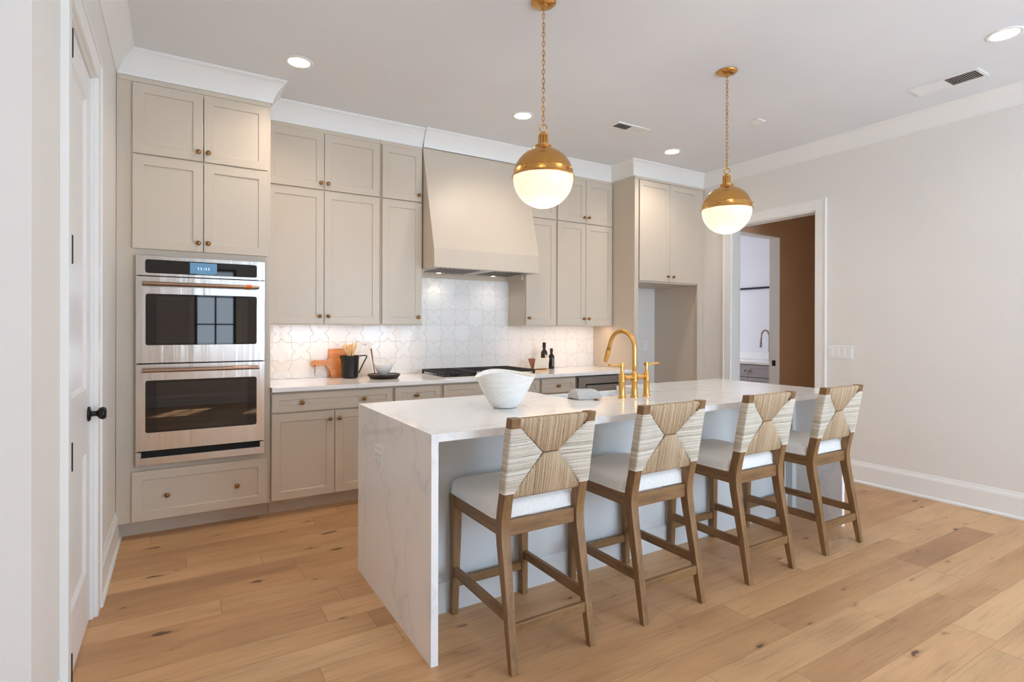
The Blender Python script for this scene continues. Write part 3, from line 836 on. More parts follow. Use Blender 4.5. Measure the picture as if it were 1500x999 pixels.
# upper cabinets
def upper_unit(x0, x1, label, doors, lightrail=True):
    th = thing('upper_cabinet', label, 'cabinet', ((x0+x1)/2, 4.65, 1.355), 'greige stacked wall cabinets on the back wall')
    bm = B(); carcass(bm, x0, x1, YU+0.021, YW-0.013, 1.372, 2.898, shelves=(2.415,), stiles=((x0+0.0005, x0+0.025, 1.373, 2.897), (x1-0.025, x1-0.0005, 1.373, 2.897)), rails=((x0+0.025, x1-0.025, 2.395, 2.435), (x0+0.025, x1-0.025, 2.84, 2.897)))
    box(bm, x0, x1, YU+0.012, YU+0.021, 2.868, 2.898)
    obj('body', bm, CAB, th)
    bm = B(); box(bm, x0, x1, YU+0.014, YU+0.032, 1.352, 1.372); box(bm, x0, x0+0.018, YU+0.032, YW-0.013, 1.352, 1.372) ; box(bm, x1-0.018, x1, YU+0.032, YW-0.013, 1.352, 1.372)
    obj('light_rail', bm, CAB, th)
    for (a, b, c, d_, kn) in doors: front(th, 'door', a, b, c, d_, YU, kn)
    return th
Z1, Z2, Z3, Z4 = 1.363, 2.410, 2.421, 2.863
upper_unit(0.554, 1.436, 'double-door greige wall cabinet beside the oven cabinet', [(0.560, 0.979, Z1, Z2, [(0.945, 1.422)]), (0.983, 1.426, Z1, Z2, [(1.010, 1.422)]), (0.560, 0.979, Z3, Z4, [(0.953, 2.468)]), (0.983, 1.426, Z3, Z4, [(1.008, 2.468)])])
upper_unit(1.438, 1.808, 'narrow single-door greige wall cabinet left of the range hood', [(1.450, 1.802, Z1, Z2, [(1.765, 1.424)]), (1.450, 1.802, Z3, Z4, [(1.770, 2.474)])])
upper_unit(2.872, 3.243, 'narrow single-door greige wall cabinet right of the range hood', [(2.878, 3.232, Z1, Z2, [(2.905, 1.430)]), (2.878, 3.232, Z3, Z4, [(2.905, 2.474)])])
upper_unit(3.245, 3.983, 'double-door greige wall cabinet beside the refrigerator surround', [(3.254, 3.613, Z1, Z2, [(3.585, 1.430)]), (3.617, 3.976, Z1, Z2, [(3.647, 1.430)]), (3.254, 3.613, Z3, Z4, [(3.585, 2.477)]), (3.617, 3.976, Z3, Z4, [(3.647, 2.481)])])
# under-cabinet LED bars with their light
for i, (a, b) in enumerate(((0.60, 1.40), (1.46, 1.78), (2.90, 3.22), (3.28, 3.94))):
    bm = B(); box(bm, a, b, 4.52, 4.545, 1.362, 1.372)
    nm = ['under the double-door wall cabinet beside the oven cabinet', 'under the narrow wall cabinet left of the hood', 'under the narrow wall cabinet right of the hood', 'under the wall cabinet beside the refrigerator surround'][i]
    tag(obj('led_bar', bm, LEDS), 'slim warm led light bar '+nm, 'light', 'led bars under the wall cabinets')
    lamp('led_light', 'AREA', ((a+b)/2, 4.55, 1.355), 1.15*(b-a)/0.8, (1.0, 0.69, 0.48), size=b-a, size_y=0.03)

# range hood
th = thing('range_hood', 'greige plaster-look range hood with sloping front above the cooktop', 'range hood', (2.34, 4.5, 1.842))
hx0, hx1 = 1.813, 2.867
yb_, yt_ = 4.235, 4.475
bm = B()
prism(bm, [(yb_, 1.842), (yb_, 2.005), (yt_, 2.885), (yt_, 2.899), (YW-0.013, 2.899), (YW-0.013, 1.842)], 'x', hx0, hx1)
obj('shell', bm, CAB, th)
bm = B(); box(bm, hx0, hx1, yb_-0.006, yb_, 1.842, 2.002); obj('apron_band', bm, CAB, th, bevel=0.0015)
bm = B()
box(bm, hx0+0.06, hx1-0.06, yb_+0.03, YW-0.10, 1.8405, 1.858)
ins = obj('insert', bm, TRIMS, th)
bm = B()
for s in range(22):
    x = hx0+0.075+s*0.0405
    if 0.43 < (x-hx0)/(hx1-hx0) < 0.57: continue
    box(bm, x+0.010, x+0.028, yb_+0.05, YW-0.14, 1.8385, 1.8405)
obj('baffle_slots', bm, BLACKG, ins)
bm = B(); box(bm, hx0+0.002, hx0+0.02, YU+0.03, YW-0.014, 1.80, 1.842); box(bm, hx1-0.02, hx1-0.002, YU+0.03, YW-0.014, 1.80, 1.842); box(bm, hx0+0.02, hx1-0.02, YW-0.032, YW-0.013, 1.80, 1.842)
obj('bottom_cleat', bm, CAB, th)
for x in (hx0+0.24, hx1-0.24):
    bm = B(); lathe(bm, [(0.022, 0), (0.022, -0.004), (0.0, -0.005)], (x, YW-0.122, 1.8405), seg=24, cap=False); obj('lamp', bm, LEDS, th)
    lamp('hood_lamp', 'SPOT', (x, YW-0.16, 1.828), 1.6, (1.0, 0.88, 0.76), spot=140, blend=0.8, radius=0.03)

# refrigerator surround
th = thing('refrigerator_surround', 'tall greige cabinet surround around an empty refrigerator recess', 'cabinet', (4.5, 4.45, 0))
bm = B()
box(bm, XF0, XF0+0.02, YFF, YW-0.002, 0, 2.898)
box(bm, XF0, XF0+0.055, YFF-0.018, YFF, 0, 2.898)
box(bm, 4.95, 4.97, YFF, YW-0.002, 0, 2.898)
box(bm, 4.935, 5.005, YFF-0.018, YFF, 0, 2.898)
box(bm, 5.005, XR-0.001, YFF, YFF+0.018, 0, 2.898)
obj('side_panels', bm, CAB, th, bevel=0.001)
bm = B(); carcass(bm, XF0+0.021, 4.949, YFF, YW-0.002, 1.812, 2.897, stiles=(), rails=((XF0+0.05, 4.94, 2.86, 2.896),))
box(bm, XF0-0.004, XR-0.001, YFF-0.026, YFF-0.018, 2.872, 2.898); box(bm, XF0-0.006, XF0, YFF-0.026, YU+0.02, 2.872, 2.898)
obj('over_cabinet', bm, CAB, th)
front(th, 'door', 4.050, 4.489, 1.828, 2.868, YT-0.004, [(4.452, 1.884)])
front(th, 'door', 4.493, 4.934, 1.828, 2.868, YT-0.004, [(4.535, 1.884)])

# ------------------------------------------------------------------ island
IX0, IX1, IY0, IY1 = 0.846, 3.850, 1.996, 3.018
SX0, SX1, SY0 = 1.975, 2.728, 2.575
bm = B()
outl = [(IX0, IY0), (IX1, IY0), (IX1, IY1), (SX1, IY1), (SX1, SY0), (SX0, SY0), (SX0, IY1), (IX0, IY1)]
prism(bm, outl, 'z', 0.882, 0.914)
box(bm, IX0, IX0+0.03, IY0, IY1, 0.0, 0.882); box(bm, IX1-0.03, IX1, IY0, IY1, 0.0, 0.882)
bmesh.ops.remove_doubles(bm, verts=bm.verts[:], dist=1e-5)
tag(obj('island_worktop', bm, QUARTZ), 'white veined quartz island worktop with waterfall ends down to the floor', 'worktop')
th = thing('island_cabinet', 'pale grey island cabinet under the waterfall worktop', 'cabinet', (2.35, 2.65, 0))
bm = B(); ix0, ix1 = IX0+0.031, IX1-0.031
PY = 2.365
box(bm, ix0, ix1, PY, PY+0.02, 0, 0.881)
box(bm, ix0, ix0+0.02, PY+0.02, 2.97, 0, 0.881); box(bm, ix1-0.02, ix1, PY+0.02, 2.97, 0, 0.881)
box(bm, ix0+0.02, ix1-0.02, PY+0.02, 2.97, 0.1, 0.118)
for x in (SX0-0.05, SX1+0.03): box(bm, x, x+0.018, PY+0.02, 2.97, 0.118, 0.881)
box(bm, ix0+0.02, SX0-0.05, 2.955, 2.97, 0.118, 0.881); box(bm, SX1+0.048, ix1-0.02, 2.955, 2.97, 0.118, 0.881); box(bm, SX0-0.032, SX1+0.03, 2.955, 2.97, 0.118, 0.62)
obj('body', bm, ISL, th, bevel=0.001)
for xx in (ix0, ix1-0.05):
    bm = B(); box(bm, xx, xx+0.05, PY-0.05, PY, 0, 0.881); obj('pilaster', bm, ISL, th, bevel=0.001)
bm = B(); prism(bm, [(PY-0.014, 0), (PY-0.014, 0.128), (PY-0.006, 0.140), (PY, 0.140), (PY, 0)], 'x', ix0+0.05, ix1-0.05); obj('base_moulding', bm, ISL, th)
bm = B(); box(bm, ix0+0.02, ix1-0.02, 2.9, 2.915, 0, 0.1); obj('toe_kick', bm, ISL, th)
for k in range(5):
    wdt = (ix1-ix0)/5; a = ix0+k*wdt+0.004; b = a+wdt-0.008
    bm = B(); shaker(bm, -b, -a, 0.12, 0.60 if k in (2,) else 0.86, -2.99)
    bmesh.ops.rotate(bm, verts=bm.verts[:], cent=(0, 0, 0), matrix=Matrix.Rotation(pi, 3, 'Z'))
    obj('door', bm, ISL, th)

# sink
th = thing('apron_sink', 'white fireclay apron sink set into the island worktop', 'sink', (2.35, 2.8, 0.66))
bm = B()
sx0, sx1, sy0, sy1 = SX0-0.012, SX1+0.012, SY0-0.012, 3.045
box(bm, sx0, sx1, sy0, sy1, 0.66, 0.685)
box(bm, sx0, sx0+0.022, sy0, sy1, 0.685, 0.880); box(bm, sx1-0.022, sx1, sy0, sy1, 0.685, 0.880)
box(bm, sx0+0.022, sx1-0.022, sy0, sy0+0.022, 0.685, 0.880); box(bm, sx0+0.022, sx1-0.022, sy1-0.03, sy1, 0.685, 0.880)
bmesh.ops.remove_doubles(bm, verts=bm.verts[:], dist=1e-5)
obj('basin', bm, CERAM, th, bevel=0.002)
bm = B(); lathe(bm, [(0.045, 0), (0.045, 0.003), (0.03, 0.004), (0.0, 0.001)], (2.35, 2.8, 0.685), seg=24, cap=False); obj('drain', bm, GOLD, th)

# bridge faucet
FX, FY, FZ = 2.370, 2.462, 0.914
th = thing('bridge_faucet', 'satin gold bridge faucet with two levers on the island', 'faucet', (FX, FY, FZ))
def post(x, top):
    bm = B(); lathe(bm, [(0.026, 0), (0.026, 0.004), (0.020, 0.012), (0.0185, 0.02), (0.0185, 0.095), (0.0205, 0.098), (0.0205, 0.104), (0.0185, 0.107), (0.0185, top), (0.014, top+0.006)], (x, FY, FZ), seg=24)
    return bm
for s, nm in ((-1, 'left'), (1, 'right')):
    o = obj('valve_body', post(FX+s*0.101, 0.145), GOLD, th); autosmooth(o, 40)
    bm = B(); lathe(bm, [(0.014, 0.150), (0.009, 0.165), (0.008, 0.185), (0.011, 0.188)], (FX+s*0.101, FY, FZ), seg=20)
    o = obj('valve_stem', bm, GOLD, th); autosmooth(o, 40)
    bm = B(); x0_ = FX+s*0.101
    tube(bm, [(x0_-s*0.014, FY, FZ+0.198), (x0_+s*0.03, FY, FZ+0.198), (x0_+s*0.03, FY, FZ+0.198), (x0_+s*0.098, FY, FZ+0.202)], [0.011, 0.009, 0.006, 0.0055], 14)
    lathe(bm, [(0.0, -0.012), (0.0115, -0.012), (0.0115, 0.012), (0.0, 0.012)], (x0_, FY, FZ+0.198), seg=16, cap=False)
    tube(bm, [(x0_+s*0.095, FY, FZ+0.202), (x0_+s*0.101, FY, FZ+0.202)], 0.0085, 12)
    o = obj('lever', bm, GOLD, th); autosmooth(o, 40)
bm = B(); tube(bm, [(FX-0.101, FY, FZ+0.122), (FX+0.101, FY, FZ+0.122)], 0.0135, 20)
for x in (-0.078, 0.078, -0.022, 0.022): tube(bm, [(FX+x-0.004, FY, FZ+0.122), (FX+x+0.004, FY, FZ+0.122)], 0.0165, 20)
o = obj('bridge', bm, GOLD, th); autosmooth(o, 40)
o = obj('centre_post', post(FX, 0.150), GOLD, th); autosmooth(o, 40)
R_ = 0.112
pts = [(FX, FY, FZ+0.14), (FX, FY, FZ+0.2), (FX, FY, FZ+0.29)]
for k in range(1, 15):
    a = radians(k*165/14); pts.append((FX, FY+R_-R_*cos(a), FZ+0.29+R_*sin(a)))
last = Vector(pts[-1]); d_ = (last-Vector(pts[-2])).normalized()
pts += [tuple(last+d_*0.045)]
bm = B(); tube(bm, pts, 0.0135, 20); o = obj('spout', bm, GOLD, th, smooth=True)
e0 = last+d_*0.040; e1 = e0+d_*0.085
bm = B(); tube(bm, [tuple(e0), tuple(e0+d_*0.01), tuple(e0+d_*0.012), tuple(e1)], [0.0155, 0.0155, 0.0165, 0.0145], 20)
tube(bm, [tuple(e0+d_*0.03+Vector((0, 0.014, 0))), tuple(e0+d_*0.03+Vector((0, 0.020, 0)))], 0.005, 10)
o = obj('spray_head', bm, GOLD, th); autosmooth(o, 40)
bm = B(); lathe(bm, [(0.019, 0), (0.019, 0.004), (0.013, 0.006), (0.013, 0.010), (0, 0.011)], (2.075, 2.462, 0.914), seg=20, cap=False)
tag(obj('air_switch_button', bm, KNOBM, smooth=False), 'small round brass button flush in the island top by the towel', 'button')

# towel draped at the sink edge
bm = B(); rows = []
prof = [(2.505, 0.0), (2.506, 0.018), (2.515, 0.036), (2.535, 0.050), (2.56, 0.053), (2.585, 0.048), (2.602, 0.030), (2.606, 0.0), (2.606, -0.035), (2.604, -0.10), (2.598, -0.12)]
for i, (y, z) in enumerate(prof):
    row = []
    for k in range(-2, 11):
        x = 1.995+0.125*k/8
        e_ = 0.0 if k in (-2, 10) else (0.82 if k in (-1, 9) else 1.0)
        x = max(1.986, min(2.129, x)) if e_ < 1 else x
        z_ = z
        if z > 0: z = z*e_
        row.append((x+0.012*(0.5-i/10), y-0.10*(k/8-0.5)*0.25+0.003*sin(k*2.1+i), 0.9155+z*(1+0.03*sin(k*1.3))-0.0005*k)); z = z_
    rows.append(row)
A = [[bm.verts.new(p) for p in r] for r in rows]
for i in range(len(A)-1):
    for k in range(12): bm.faces.new((A[i][k], A[i][k+1], A[i+1][k+1], A[i+1][k]))
o = obj('dish_towel', bm, TOWEL, smooth=True); md = o.modifiers.new('thick', 'SOLIDIFY'); md.thickness = 0.008; md.offset = 1.0
md = o.modifiers.new('sub', 'SUBSURF'); md.levels = 1; md.render_levels = 2
tag(o, 'folded pale grey dish towel draped over the sink edge on the island', 'towel')

# ------------------------------------------------------------------ bowl on the island
bc = (1.472, 2.490, 0.9145)
bm = B()
def bh(a): return 0.178+0.014*cos(2*(a-radians(62)))+0.006*cos(3*a+1)
segn = 64; outer = [(0.0, 0.0), (0.055, 0.0), (0.066, 0.004), (0.092, 0.035), (0.118, 0.075), (0.140, 0.115), (0.155, 0.15), (0.165, 0.18)]
inner = [(0.159, 0.18), (0.149, 0.15), (0.134, 0.117), (0.111, 0.078), (0.085, 0.042), (0.05, 0.016), (0.0, 0.012)]
def zf(q, a, z):
    k = z/0.18
    return (q[0], q[1], bc[2]+z*(1-k)+bh(a)*k*k if k > 0 else q[2])
rings = []
for r_, z in outer+inner:
    ring = []
    for k in range(segn):
        a = 2*pi*k/segn; kk = max(0, z/0.18)
        zz = z*(1-kk**3)+bh(a)*kk**3
        rr = r_*(1+0.02*kk*cos(3*a+0.6))
        ring.append(bm.verts.new((bc[0]+rr*cos(a), bc[1]+rr*sin(a), bc[2]+zz)))
    rings.append(ring)
for i in range(len(rings)-1):
    for k in range(segn): bm.faces.new((rings[i][k], rings[i][(k+1) % segn], rings[i+1][(k+1) % segn], rings[i+1][k]))
bmesh.ops.remove_doubles(bm, verts=bm.verts[:], dist=1e-5)
o = obj('decorative_bowl', bm, BOWLM, smooth=True)
md = o.modifiers.new('sub', 'SUBSURF'); md.levels = 1; md.render_levels = 1
tag(o, 'large white stoneware bowl with wavy rim and brown flecks on the island', 'bowl')

# ------------------------------------------------------------------ bar stools
SW = 0.414    # overall width
def yr(z):    # rear edge of the back posts
    P = [(0, 1.781), (0.24, 1.818), (0.44, 1.852), (0.50, 1.861), (0.54, 1.863), (0.58, 1.859), (0.63, 1.849), (0.70, 1.834), (0.985, 1.783)]
    for i in range(len(P)-1):
        if z <= P[i+1][0]:
            a = (z-P[i][0])/(P[i+1][0]-P[i][0]); return P[i][1]*(1-a)+P[i+1][1]*a
    return P[-1][1]
def dp(z):    # post depth
    return 0.028+0.020*min(1, z/0.5) if z < 0.5 else 0.048-0.006*(z-0.5)/0.485
def make_stool(x0, label):
    x1 = x0+SW
    th = thing('bar_stool', label, 'stool', ((x0+x1)/2, 2.07, 0), 'woven-back counter stools at the island')
    ws = STOOLW
    def wx(z): return 0.030+0.013*min(1, z/0.5)
    for s in (0, 1):
        bm = B(); prev = None
        zs = [0, 0.12, 0.24, 0.36, 0.44, 0.48, 0.51, 0.54, 0.57, 0.60, 0.64, 0.70, 0.80, 0.90, 0.985]
        for z in zs:
            w_ = wx(z); xa = x0 if s == 0 else x1-w_
            y = yr(z)
            ring = [bm.verts.new(p) for p in ((xa, y, z), (xa+w_, y, z), (xa+w_, y+dp(z), z), (xa, y+dp(z), z))]
            if prev:
                for k in range(4): bm.faces.new((prev[k], prev[(k+1) % 4], ring[(k+1) % 4], ring[k]))
            else: bm.faces.new(ring[::-1])
            prev = ring
        bm.faces.new(prev)
        obj('leg', bm, ws['z'], th, bevel=0.0025)
    for s in (0, 1):   # front legs, inner faces taper
        bm = B(); w0, w1 = 0.030, 0.046
        xa0, xa1 = (x0, x0+w0) if s == 0 else (x1-w0, x1)
        xb0, xb1 = (x0, x0+w1) if s == 0 else (x1-w1, x1)
        yf0, yf1 = 2.338, 2.345
        hexa(bm, [(xa0, yf0-0.030, 0), (xa1, yf0-0.030, 0), (xa1, yf0, 0), (xa0, yf0, 0)], [(xb0, yf1-0.046, 0.560), (xb1, yf1-0.046, 0.560), (xb1, yf1, 0.560), (xb0, yf1, 0.560)])
        obj('leg', bm, ws['z'], th, bevel=0.0025)
    # seat frame
    bm = B(); yb0 = yr(0.53)
    box(bm, x0+0.043, x1-0.043, yb0+0.012, yb0+0.034, 0.500, 0.562)
    o = obj('rear_apron', bm, ws['x'], th, bevel=0.002)
    bm = B(); box(bm, x0+0.044, x1-0.044, 2.318, 2.340, 0.502, 0.560); obj('front_apron', bm, ws['x'], th, bevel=0.002)
    for s in (0, 1):
        xa = x0+0.006 if s == 0 else x1-0.028
        bm = B(); box(bm, xa, xa+0.022, yb0+0.046, 2.301, 0.502, 0.560); obj('side_apron', bm, ws['y'], th, bevel=0.002)
    # stretchers
    bm = B(); y = yr(0.155)+0.006; box(bm, x0+0.032, x1-0.032, y, y+0.020, 0.135, 0.178); obj('stretcher', bm, ws['x'], th, bevel=0.002)
    bm = B(); box(bm, x0+0.033, x1-0.033, 2.314, 2.334, 0.125, 0.165); obj('stretcher', bm, ws['x'], th, bevel=0.002)
    for s in (0, 1):
        xa = x0+0.007 if s == 0 else x1-0.027
        bm = B(); y = yr(0.2)+dp(0.2)-0.002
        box(bm, xa, xa+0.020, y, 2.312, 0.180, 0.222); obj('stretcher', bm, ws['y'], th, bevel=0.002)
    # cushion
    bm = B(); n = 17; cx, cy = (x0+x1)/2, (yb0+0.036+2.352)/2
    hx, hy = SW/2+0.001, (2.352-yb0-0.036)/2
    grid = []
    layers = [(0.0, 0.562, 1.0), (0.0, 0.575, 1.006), (0.0, 0.603, 1.0), (0.0, 0.615, 0.985), (1, 0, 0)]
    base_o = rect_xy(cx, cy, hx, hy, 0.045, 6)
    rings = []
    for (_, z, s) in layers[:4]:
        rings.append([bm.verts.new((cx+(p[0]-cx)*s, cy+(p[1]-cy)*s, z)) for p in base_o])
    for s, z in ((0.95, 0.624), (0.88, 0.631), (0.72, 0.638), (0.45, 0.643), (0.2, 0.645)):
        rings.append([bm.verts.new((cx+(p[0]-cx)*s, cy+(p[1]-cy)*s, z)) for p in base_o])
    N = len(base_o)
    for i in range(len(rings)-1):
        for k in range(N): bm.faces.new((rings[i][k], rings[i][(k+1) % N], rings[i+1][(k+1) % N], rings[i+1][k]))
    bm.faces.new(rings[0]); bm.faces.new(rings[-1])
    st = obj('seat', bm, LINEN, th, smooth=True); st['label'] = 'off-white upholstered seat cushion'
    bm = B(); tube(bm, [(cx+(p[0]-cx)*1.008, cy+(p[1]-cy)*1.008, 0.568) for p in base_o], 0.0035, 6, closed=True)
    obj('piping', bm, LINEN, st, smooth=True)
    # back frame rails hidden under the weave: top and bottom rail
    ZB, ZT = 0.668, 0.962
    bm = B()
    for (za, zb) in ((0.948, 0.978), (0.660, 0.690)):
        for_y = [(yr(za)+0.012, yr(zb)+0.012)]
        ya, yb2 = for_y[0]
        hexa(bm, [(x0+0.043, ya, za), (x1-0.043, ya, za), (x1-0.043, ya+0.022, za), (x0+0.043, ya+0.022, za)], [(x0+0.043, yb2, zb), (x1-0.043, yb2, zb), (x1-0.043, yb2+0.022, zb), (x0+0.043, yb2+0.022, zb)])
    obj('back_rail', bm, ws['x'], th)
    # woven panel: four fields of strands
    rnd = random.Random(int(x0*1000))
    zc_, xc_ = 0.832, (x0+x1)/2
    half = 0.038                                    # half length of the centre line
    zlo, zhi = 0.682, 0.944                          # extent of the horizontal strands on the posts
    xi0, xi1 = x0+0.043, x1-0.043
    def mid(z): return yr(z)+dp(z)/2
    def xb(z, s):      # diagonal boundary at height z (distance from centre)
        if z >= zc_: k = (z-zc_)/(0.947-zc_)
        else: k = (zc_-z)/(zc_-0.680)
        k = max(0, min(1.0, k))
        return half+(xi1-xc_-half)*k
    def strand_bm(field):
        bm = B(); vals = []
        def add(pts, r):
            n0 = len(bm.faces); tube(bm, pts, r, 5); val = rnd.random()
            vals.extend([val]*(len(bm.faces)-n0))
        pitch = 0.0040
        if field in ('l', 'r'):
            s = -1 if field == 'l' else 1
            xo = x0-0.0015 if s < 0 else x1+0.0015
            z = zlo
            while z < zhi:
                zz = z+rnd.uniform(-0.0006, 0.0006); xbx = xc_+s*(xb(zz, s)-0.002+rnd.uniform(-0.0015, 0.0015))
                yR, yF = yr(zz)-0.0012, yr(zz)+dp(zz)+0.0012
                my = mid(zz); qf = min(1.0, max(0.0, (xi1-xc_-0.004-abs(xbx-xc_))/0.03)); sag = 0.011*(1-abs(xbx-xc_)/(xi1-xc_))*qf; se = 0.006*qf
                r = 0.0024+rnd.uniform(-0.0003, 0.0004)
                drop = rnd.uniform(-0.001, 0.001)
                if abs(xbx-xo) > 0.056:
                    xe = xo-s*0.0480
                    add([(xbx, my-0.004, zz), (xbx+s*0.004, yR+sag+se, zz), ((xbx+xe)/2, yR+sag*0.5+se*0.4, zz+drop), (xe, yR, zz), (xo-s*0.012, yR-0.0004, zz), (xo-s*0.003, yR, zz), (xo, yR+0.003, zz), (xo, yF-0.003, zz), (xo-s*0.003, yF, zz), (xo-s*0.012, yF+0.0004, zz), (xe, yF, zz), ((xbx+xe)/2, yF-sag*0.5-se*0.4, zz), (xbx+s*0.004, yF-sag-se, zz), (xbx, my+0.004, zz)], r)
                else:
                    xe = xo-s*0.0470
                    add([(xe-s*0.003, yR+0.006, zz), (xe, yR, zz), (xo-s*0.012, yR-0.0004, zz), (xo-s*0.003, yR, zz), (xo, yR+0.003, zz), (xo, yF-0.003, zz), (xo-s*0.003, yF, zz), (xo-s*0.012, yF+0.0004, zz), (xe, yF, zz), (xe-s*0.003, yF-0.006, zz)], r)
                z += pitch
        else:
            top = field == 't'
            zo = 0.980 if top else 0.657
            x = xi0+0.002
            while x < xi1-0.001:
                dx = abs(x-xc_)
                if dx <= half: zb_ = zc_
                else:
                    k = (dx-half)/(xi1-xc_-half)
                    zb_ = zc_+k*((0.947-zc_) if top else (0.680-zc_))
                sgn = 1 if top else -1
                zb_ += sgn*rnd.uniform(0.0, 0.002)
                ln = abs(zo-zb_); sag = 0.010*min(1, ln/0.14)
                xx = x+rnd.uniform(-0.0006, 0.0006)
                dent = 0.010
                r = 0.0024+rnd.uniform(-0.0003, 0.0004)
                def P(z, side, off):
                    m_ = mid(z); hh = 0.0125+0.004 if side else 0
                    return (xx, m_+side*off, z)
                zm = (zo+zb_)/2; ow = 0.0165
                skew = rnd.uniform(-0.0012, 0.0012)
                add([(xx, mid(zb_)-0.003, zb_), (xx, mid(zb_)-0.0135, zb_+sgn*0.004), (xx+skew, mid(zm)-ow, zm), (xx, mid(zo)-ow, zo-sgn*0.006), (xx, mid(zo)-ow+0.004, zo), (xx, mid(zo)+ow-0.004, zo), (xx, mid(zo)+ow, zo-sgn*0.006), (xx, mid(zm)+ow, zm), (xx, mid(zb_)+0.0135, zb_+sgn*0.004), (xx, mid(zb_)+0.003, zb_)], r)
                x += pitch
        return bm, vals
    bp = None
    for fld, mat in (('l', SEA_H), ('r', SEA_H), ('t', SEA_V), ('b', SEA_V)):
        bm, vals = strand_bm(fld)
        o = obj('woven_panel', bm, mat, th, smooth=True)
        at = o.data.attributes.new('strand', 'FLOAT', 'FACE')
        at.data.foreach_set('value', vals)
        if fld in 'lr': o['label'] = 'pale seagrass woven sideways round the post'
        else: o['label'] = 'tan seagrass woven up and down over the rail'
    return th
s1 = make_stool(1.086, 'woven-back wooden counter stool nearest the camera, at the left end of the island')
dup(s1, (0.691, 0, 0), 'woven-back wooden counter stool second from the left, in front of the gold faucet')
dup(s1, (1.440, 0, 0), 'woven-back wooden counter stool third from the left')
dup(s1, (2.158, 0, 0), 'woven-back wooden counter stool at the far right end of the island')

# ------------------------------------------------------------------ pendants
def make_pendant(x, y, zc_, label):
    th = thing('pendant_light', label, 'pendant light', (x, y, ZC), 'brass and opal globe pendants over the island')
    R = 0.158
    bm = B(); lathe(bm, [(0.0, 0), (0.066, 0), (0.066, -0.006), (0.058, -0.014), (0.03, -0.022), (0.012, -0.026), (0.010, -0.040), (0.0, -0.042)], (x, y, ZC), seg=32, cap=False)
    obj('canopy', bm, BRASS, th, smooth=True)
    # globe lower bowl
    bm = B(); prof = [(R*cos(radians(a)), R*sin(radians(a))) for a in [-90+k*4.5 for k in range(0, 22)]]
    prof = [(max(r_, 0.0), z) for r_, z in prof]
    lathe(bm, prof, (x, y, zc_), seg=48, cap=False); bmesh.ops.remove_doubles(bm, verts=bm.verts[:], dist=1e-5)
    g = obj('globe', bm, GLOBE, th, smooth=True); g['label'] = 'glowing opal glass lower half'
    bm = B(); R1 = R+0.002
    prof = [(R1+0.004, 0.0), (R1+0.006, 0.004), (R1+0.004, 0.010), (R1, 0.012)]+[(R1*cos(radians(a)), R1*sin(radians(a))) for a in (10, 14)]+[(R1*cos(radians(14.6))+0.0015, R1*sin(radians(14.6))), (R1*cos(radians(15.5)), R1*sin(radians(15.5)))]+[(R1*cos(radians(a)), R1*sin(radians(a))) for a in range(20, 76, 5)]
    prof += [(0.040, R1*sin(radians(75))+0.003), (0.040, 0.160), (0.036, 0.166)]
    lathe(bm, prof, (x, y, zc_), seg=48, cap=False)
    o = obj('dome_shade', bm, BRASS, th); autosmooth(o, 30)
    bm = B()
    lathe(bm, [(0.036, 0.160), (0.042, 0.163), (0.042, 0.172), (0.030, 0.176), (0.024, 0.178), (0.024, 0.183)], (x, y, zc_), seg=32)
    lathe(bm, [(0.026, 0.222), (0.026, 0.230), (0.014, 0.234), (0.010, 0.243)], (x, y, zc_), seg=32)
    lathe(bm, [(0.013, 0.18), (0.013, 0.225)], (x, y, zc_), seg=20)
    for k in range(10):
        a = 2*pi*k/10; tube(bm, [(x+0.0225*cos(a), y+0.0225*sin(a), zc_+0.18), (x+0.0225*cos(a), y+0.0225*sin(a), zc_+0.225)], 0.0045, 8)
    o = obj('neck', bm, BRASS, th); autosmooth(o, 40)
    for k in range(4):
        a = radians(-70+90*k); bm = B(); q = (x+(R1-0.002)*cos(a)*0.99, y+(R1-0.002)*sin(a)*0.99, zc_+0.028)
        tube(bm, [q, (q[0]+0.010*cos(a), q[1]+0.010*sin(a), q[2]), (q[0]+0.012*cos(a), q[1]+0.012*sin(a), q[2])], [0.0055, 0.0055, 0.003], 10)
        obj('thumbscrew', bm, BRASS, th, smooth=True)
    bm = B()
    zz = zc_+0.262
    ring = [(x+0.020*cos(a), y, zz+0.020*sin(a)) for a in [2*pi*k/20 for k in range(20)]]
    ang = radians(-31)
    ring = [(x+0.020*cos(t_)*cos(ang), y+0.020*cos(t_)*sin(ang), zz+0.020*sin(t_)) for t_ in [2*pi*k/20 for k in range(20)]]
    tube(bm, ring, 0.0035, 8, closed=True)
    obj('ring', bm, BRASS, th, smooth=True)
    bm = B(); zstart = zz+0.016; ztop = ZC-0.036; pitch = 0.0255; n = int((ztop-zstart)/pitch)+1; pitch = (ztop-zstart)/n
    for k in range(n):
        zl = zstart+pitch*(k+0.5); a0 = ang+(pi/2 if k % 2 == 0 else 0)+radians(18*sin(k))
        L, W_ = pitch*0.5+0.0035, 0.0075
        lk = []
        for t_ in [2*pi*q/14 for q in range(14)]:
            lx = W_*cos(t_); lz = L*sin(t_)
            lk.append((x+lx*cos(a0), y+lx*sin(a0), zl+lz))
        tube(bm, lk, 0.0021, 6, closed=True)
    tube(bm, [(x, y, zz), (x+0.002, y, (zz+ztop)/2), (x, y, ztop)], 0.0012, 5)
    obj('chain', bm, BRASS, th, smooth=True)
    return th
p1 = make_pendant(1.638, 2.382, 2.122, 'brass dome pendant with glowing opal globe over the island bowl, nearest the camera')
dup(p1, (3.122-1.638, 0, 0.012-0.012), 'brass dome pendant with glowing opal globe, the farther one at right')
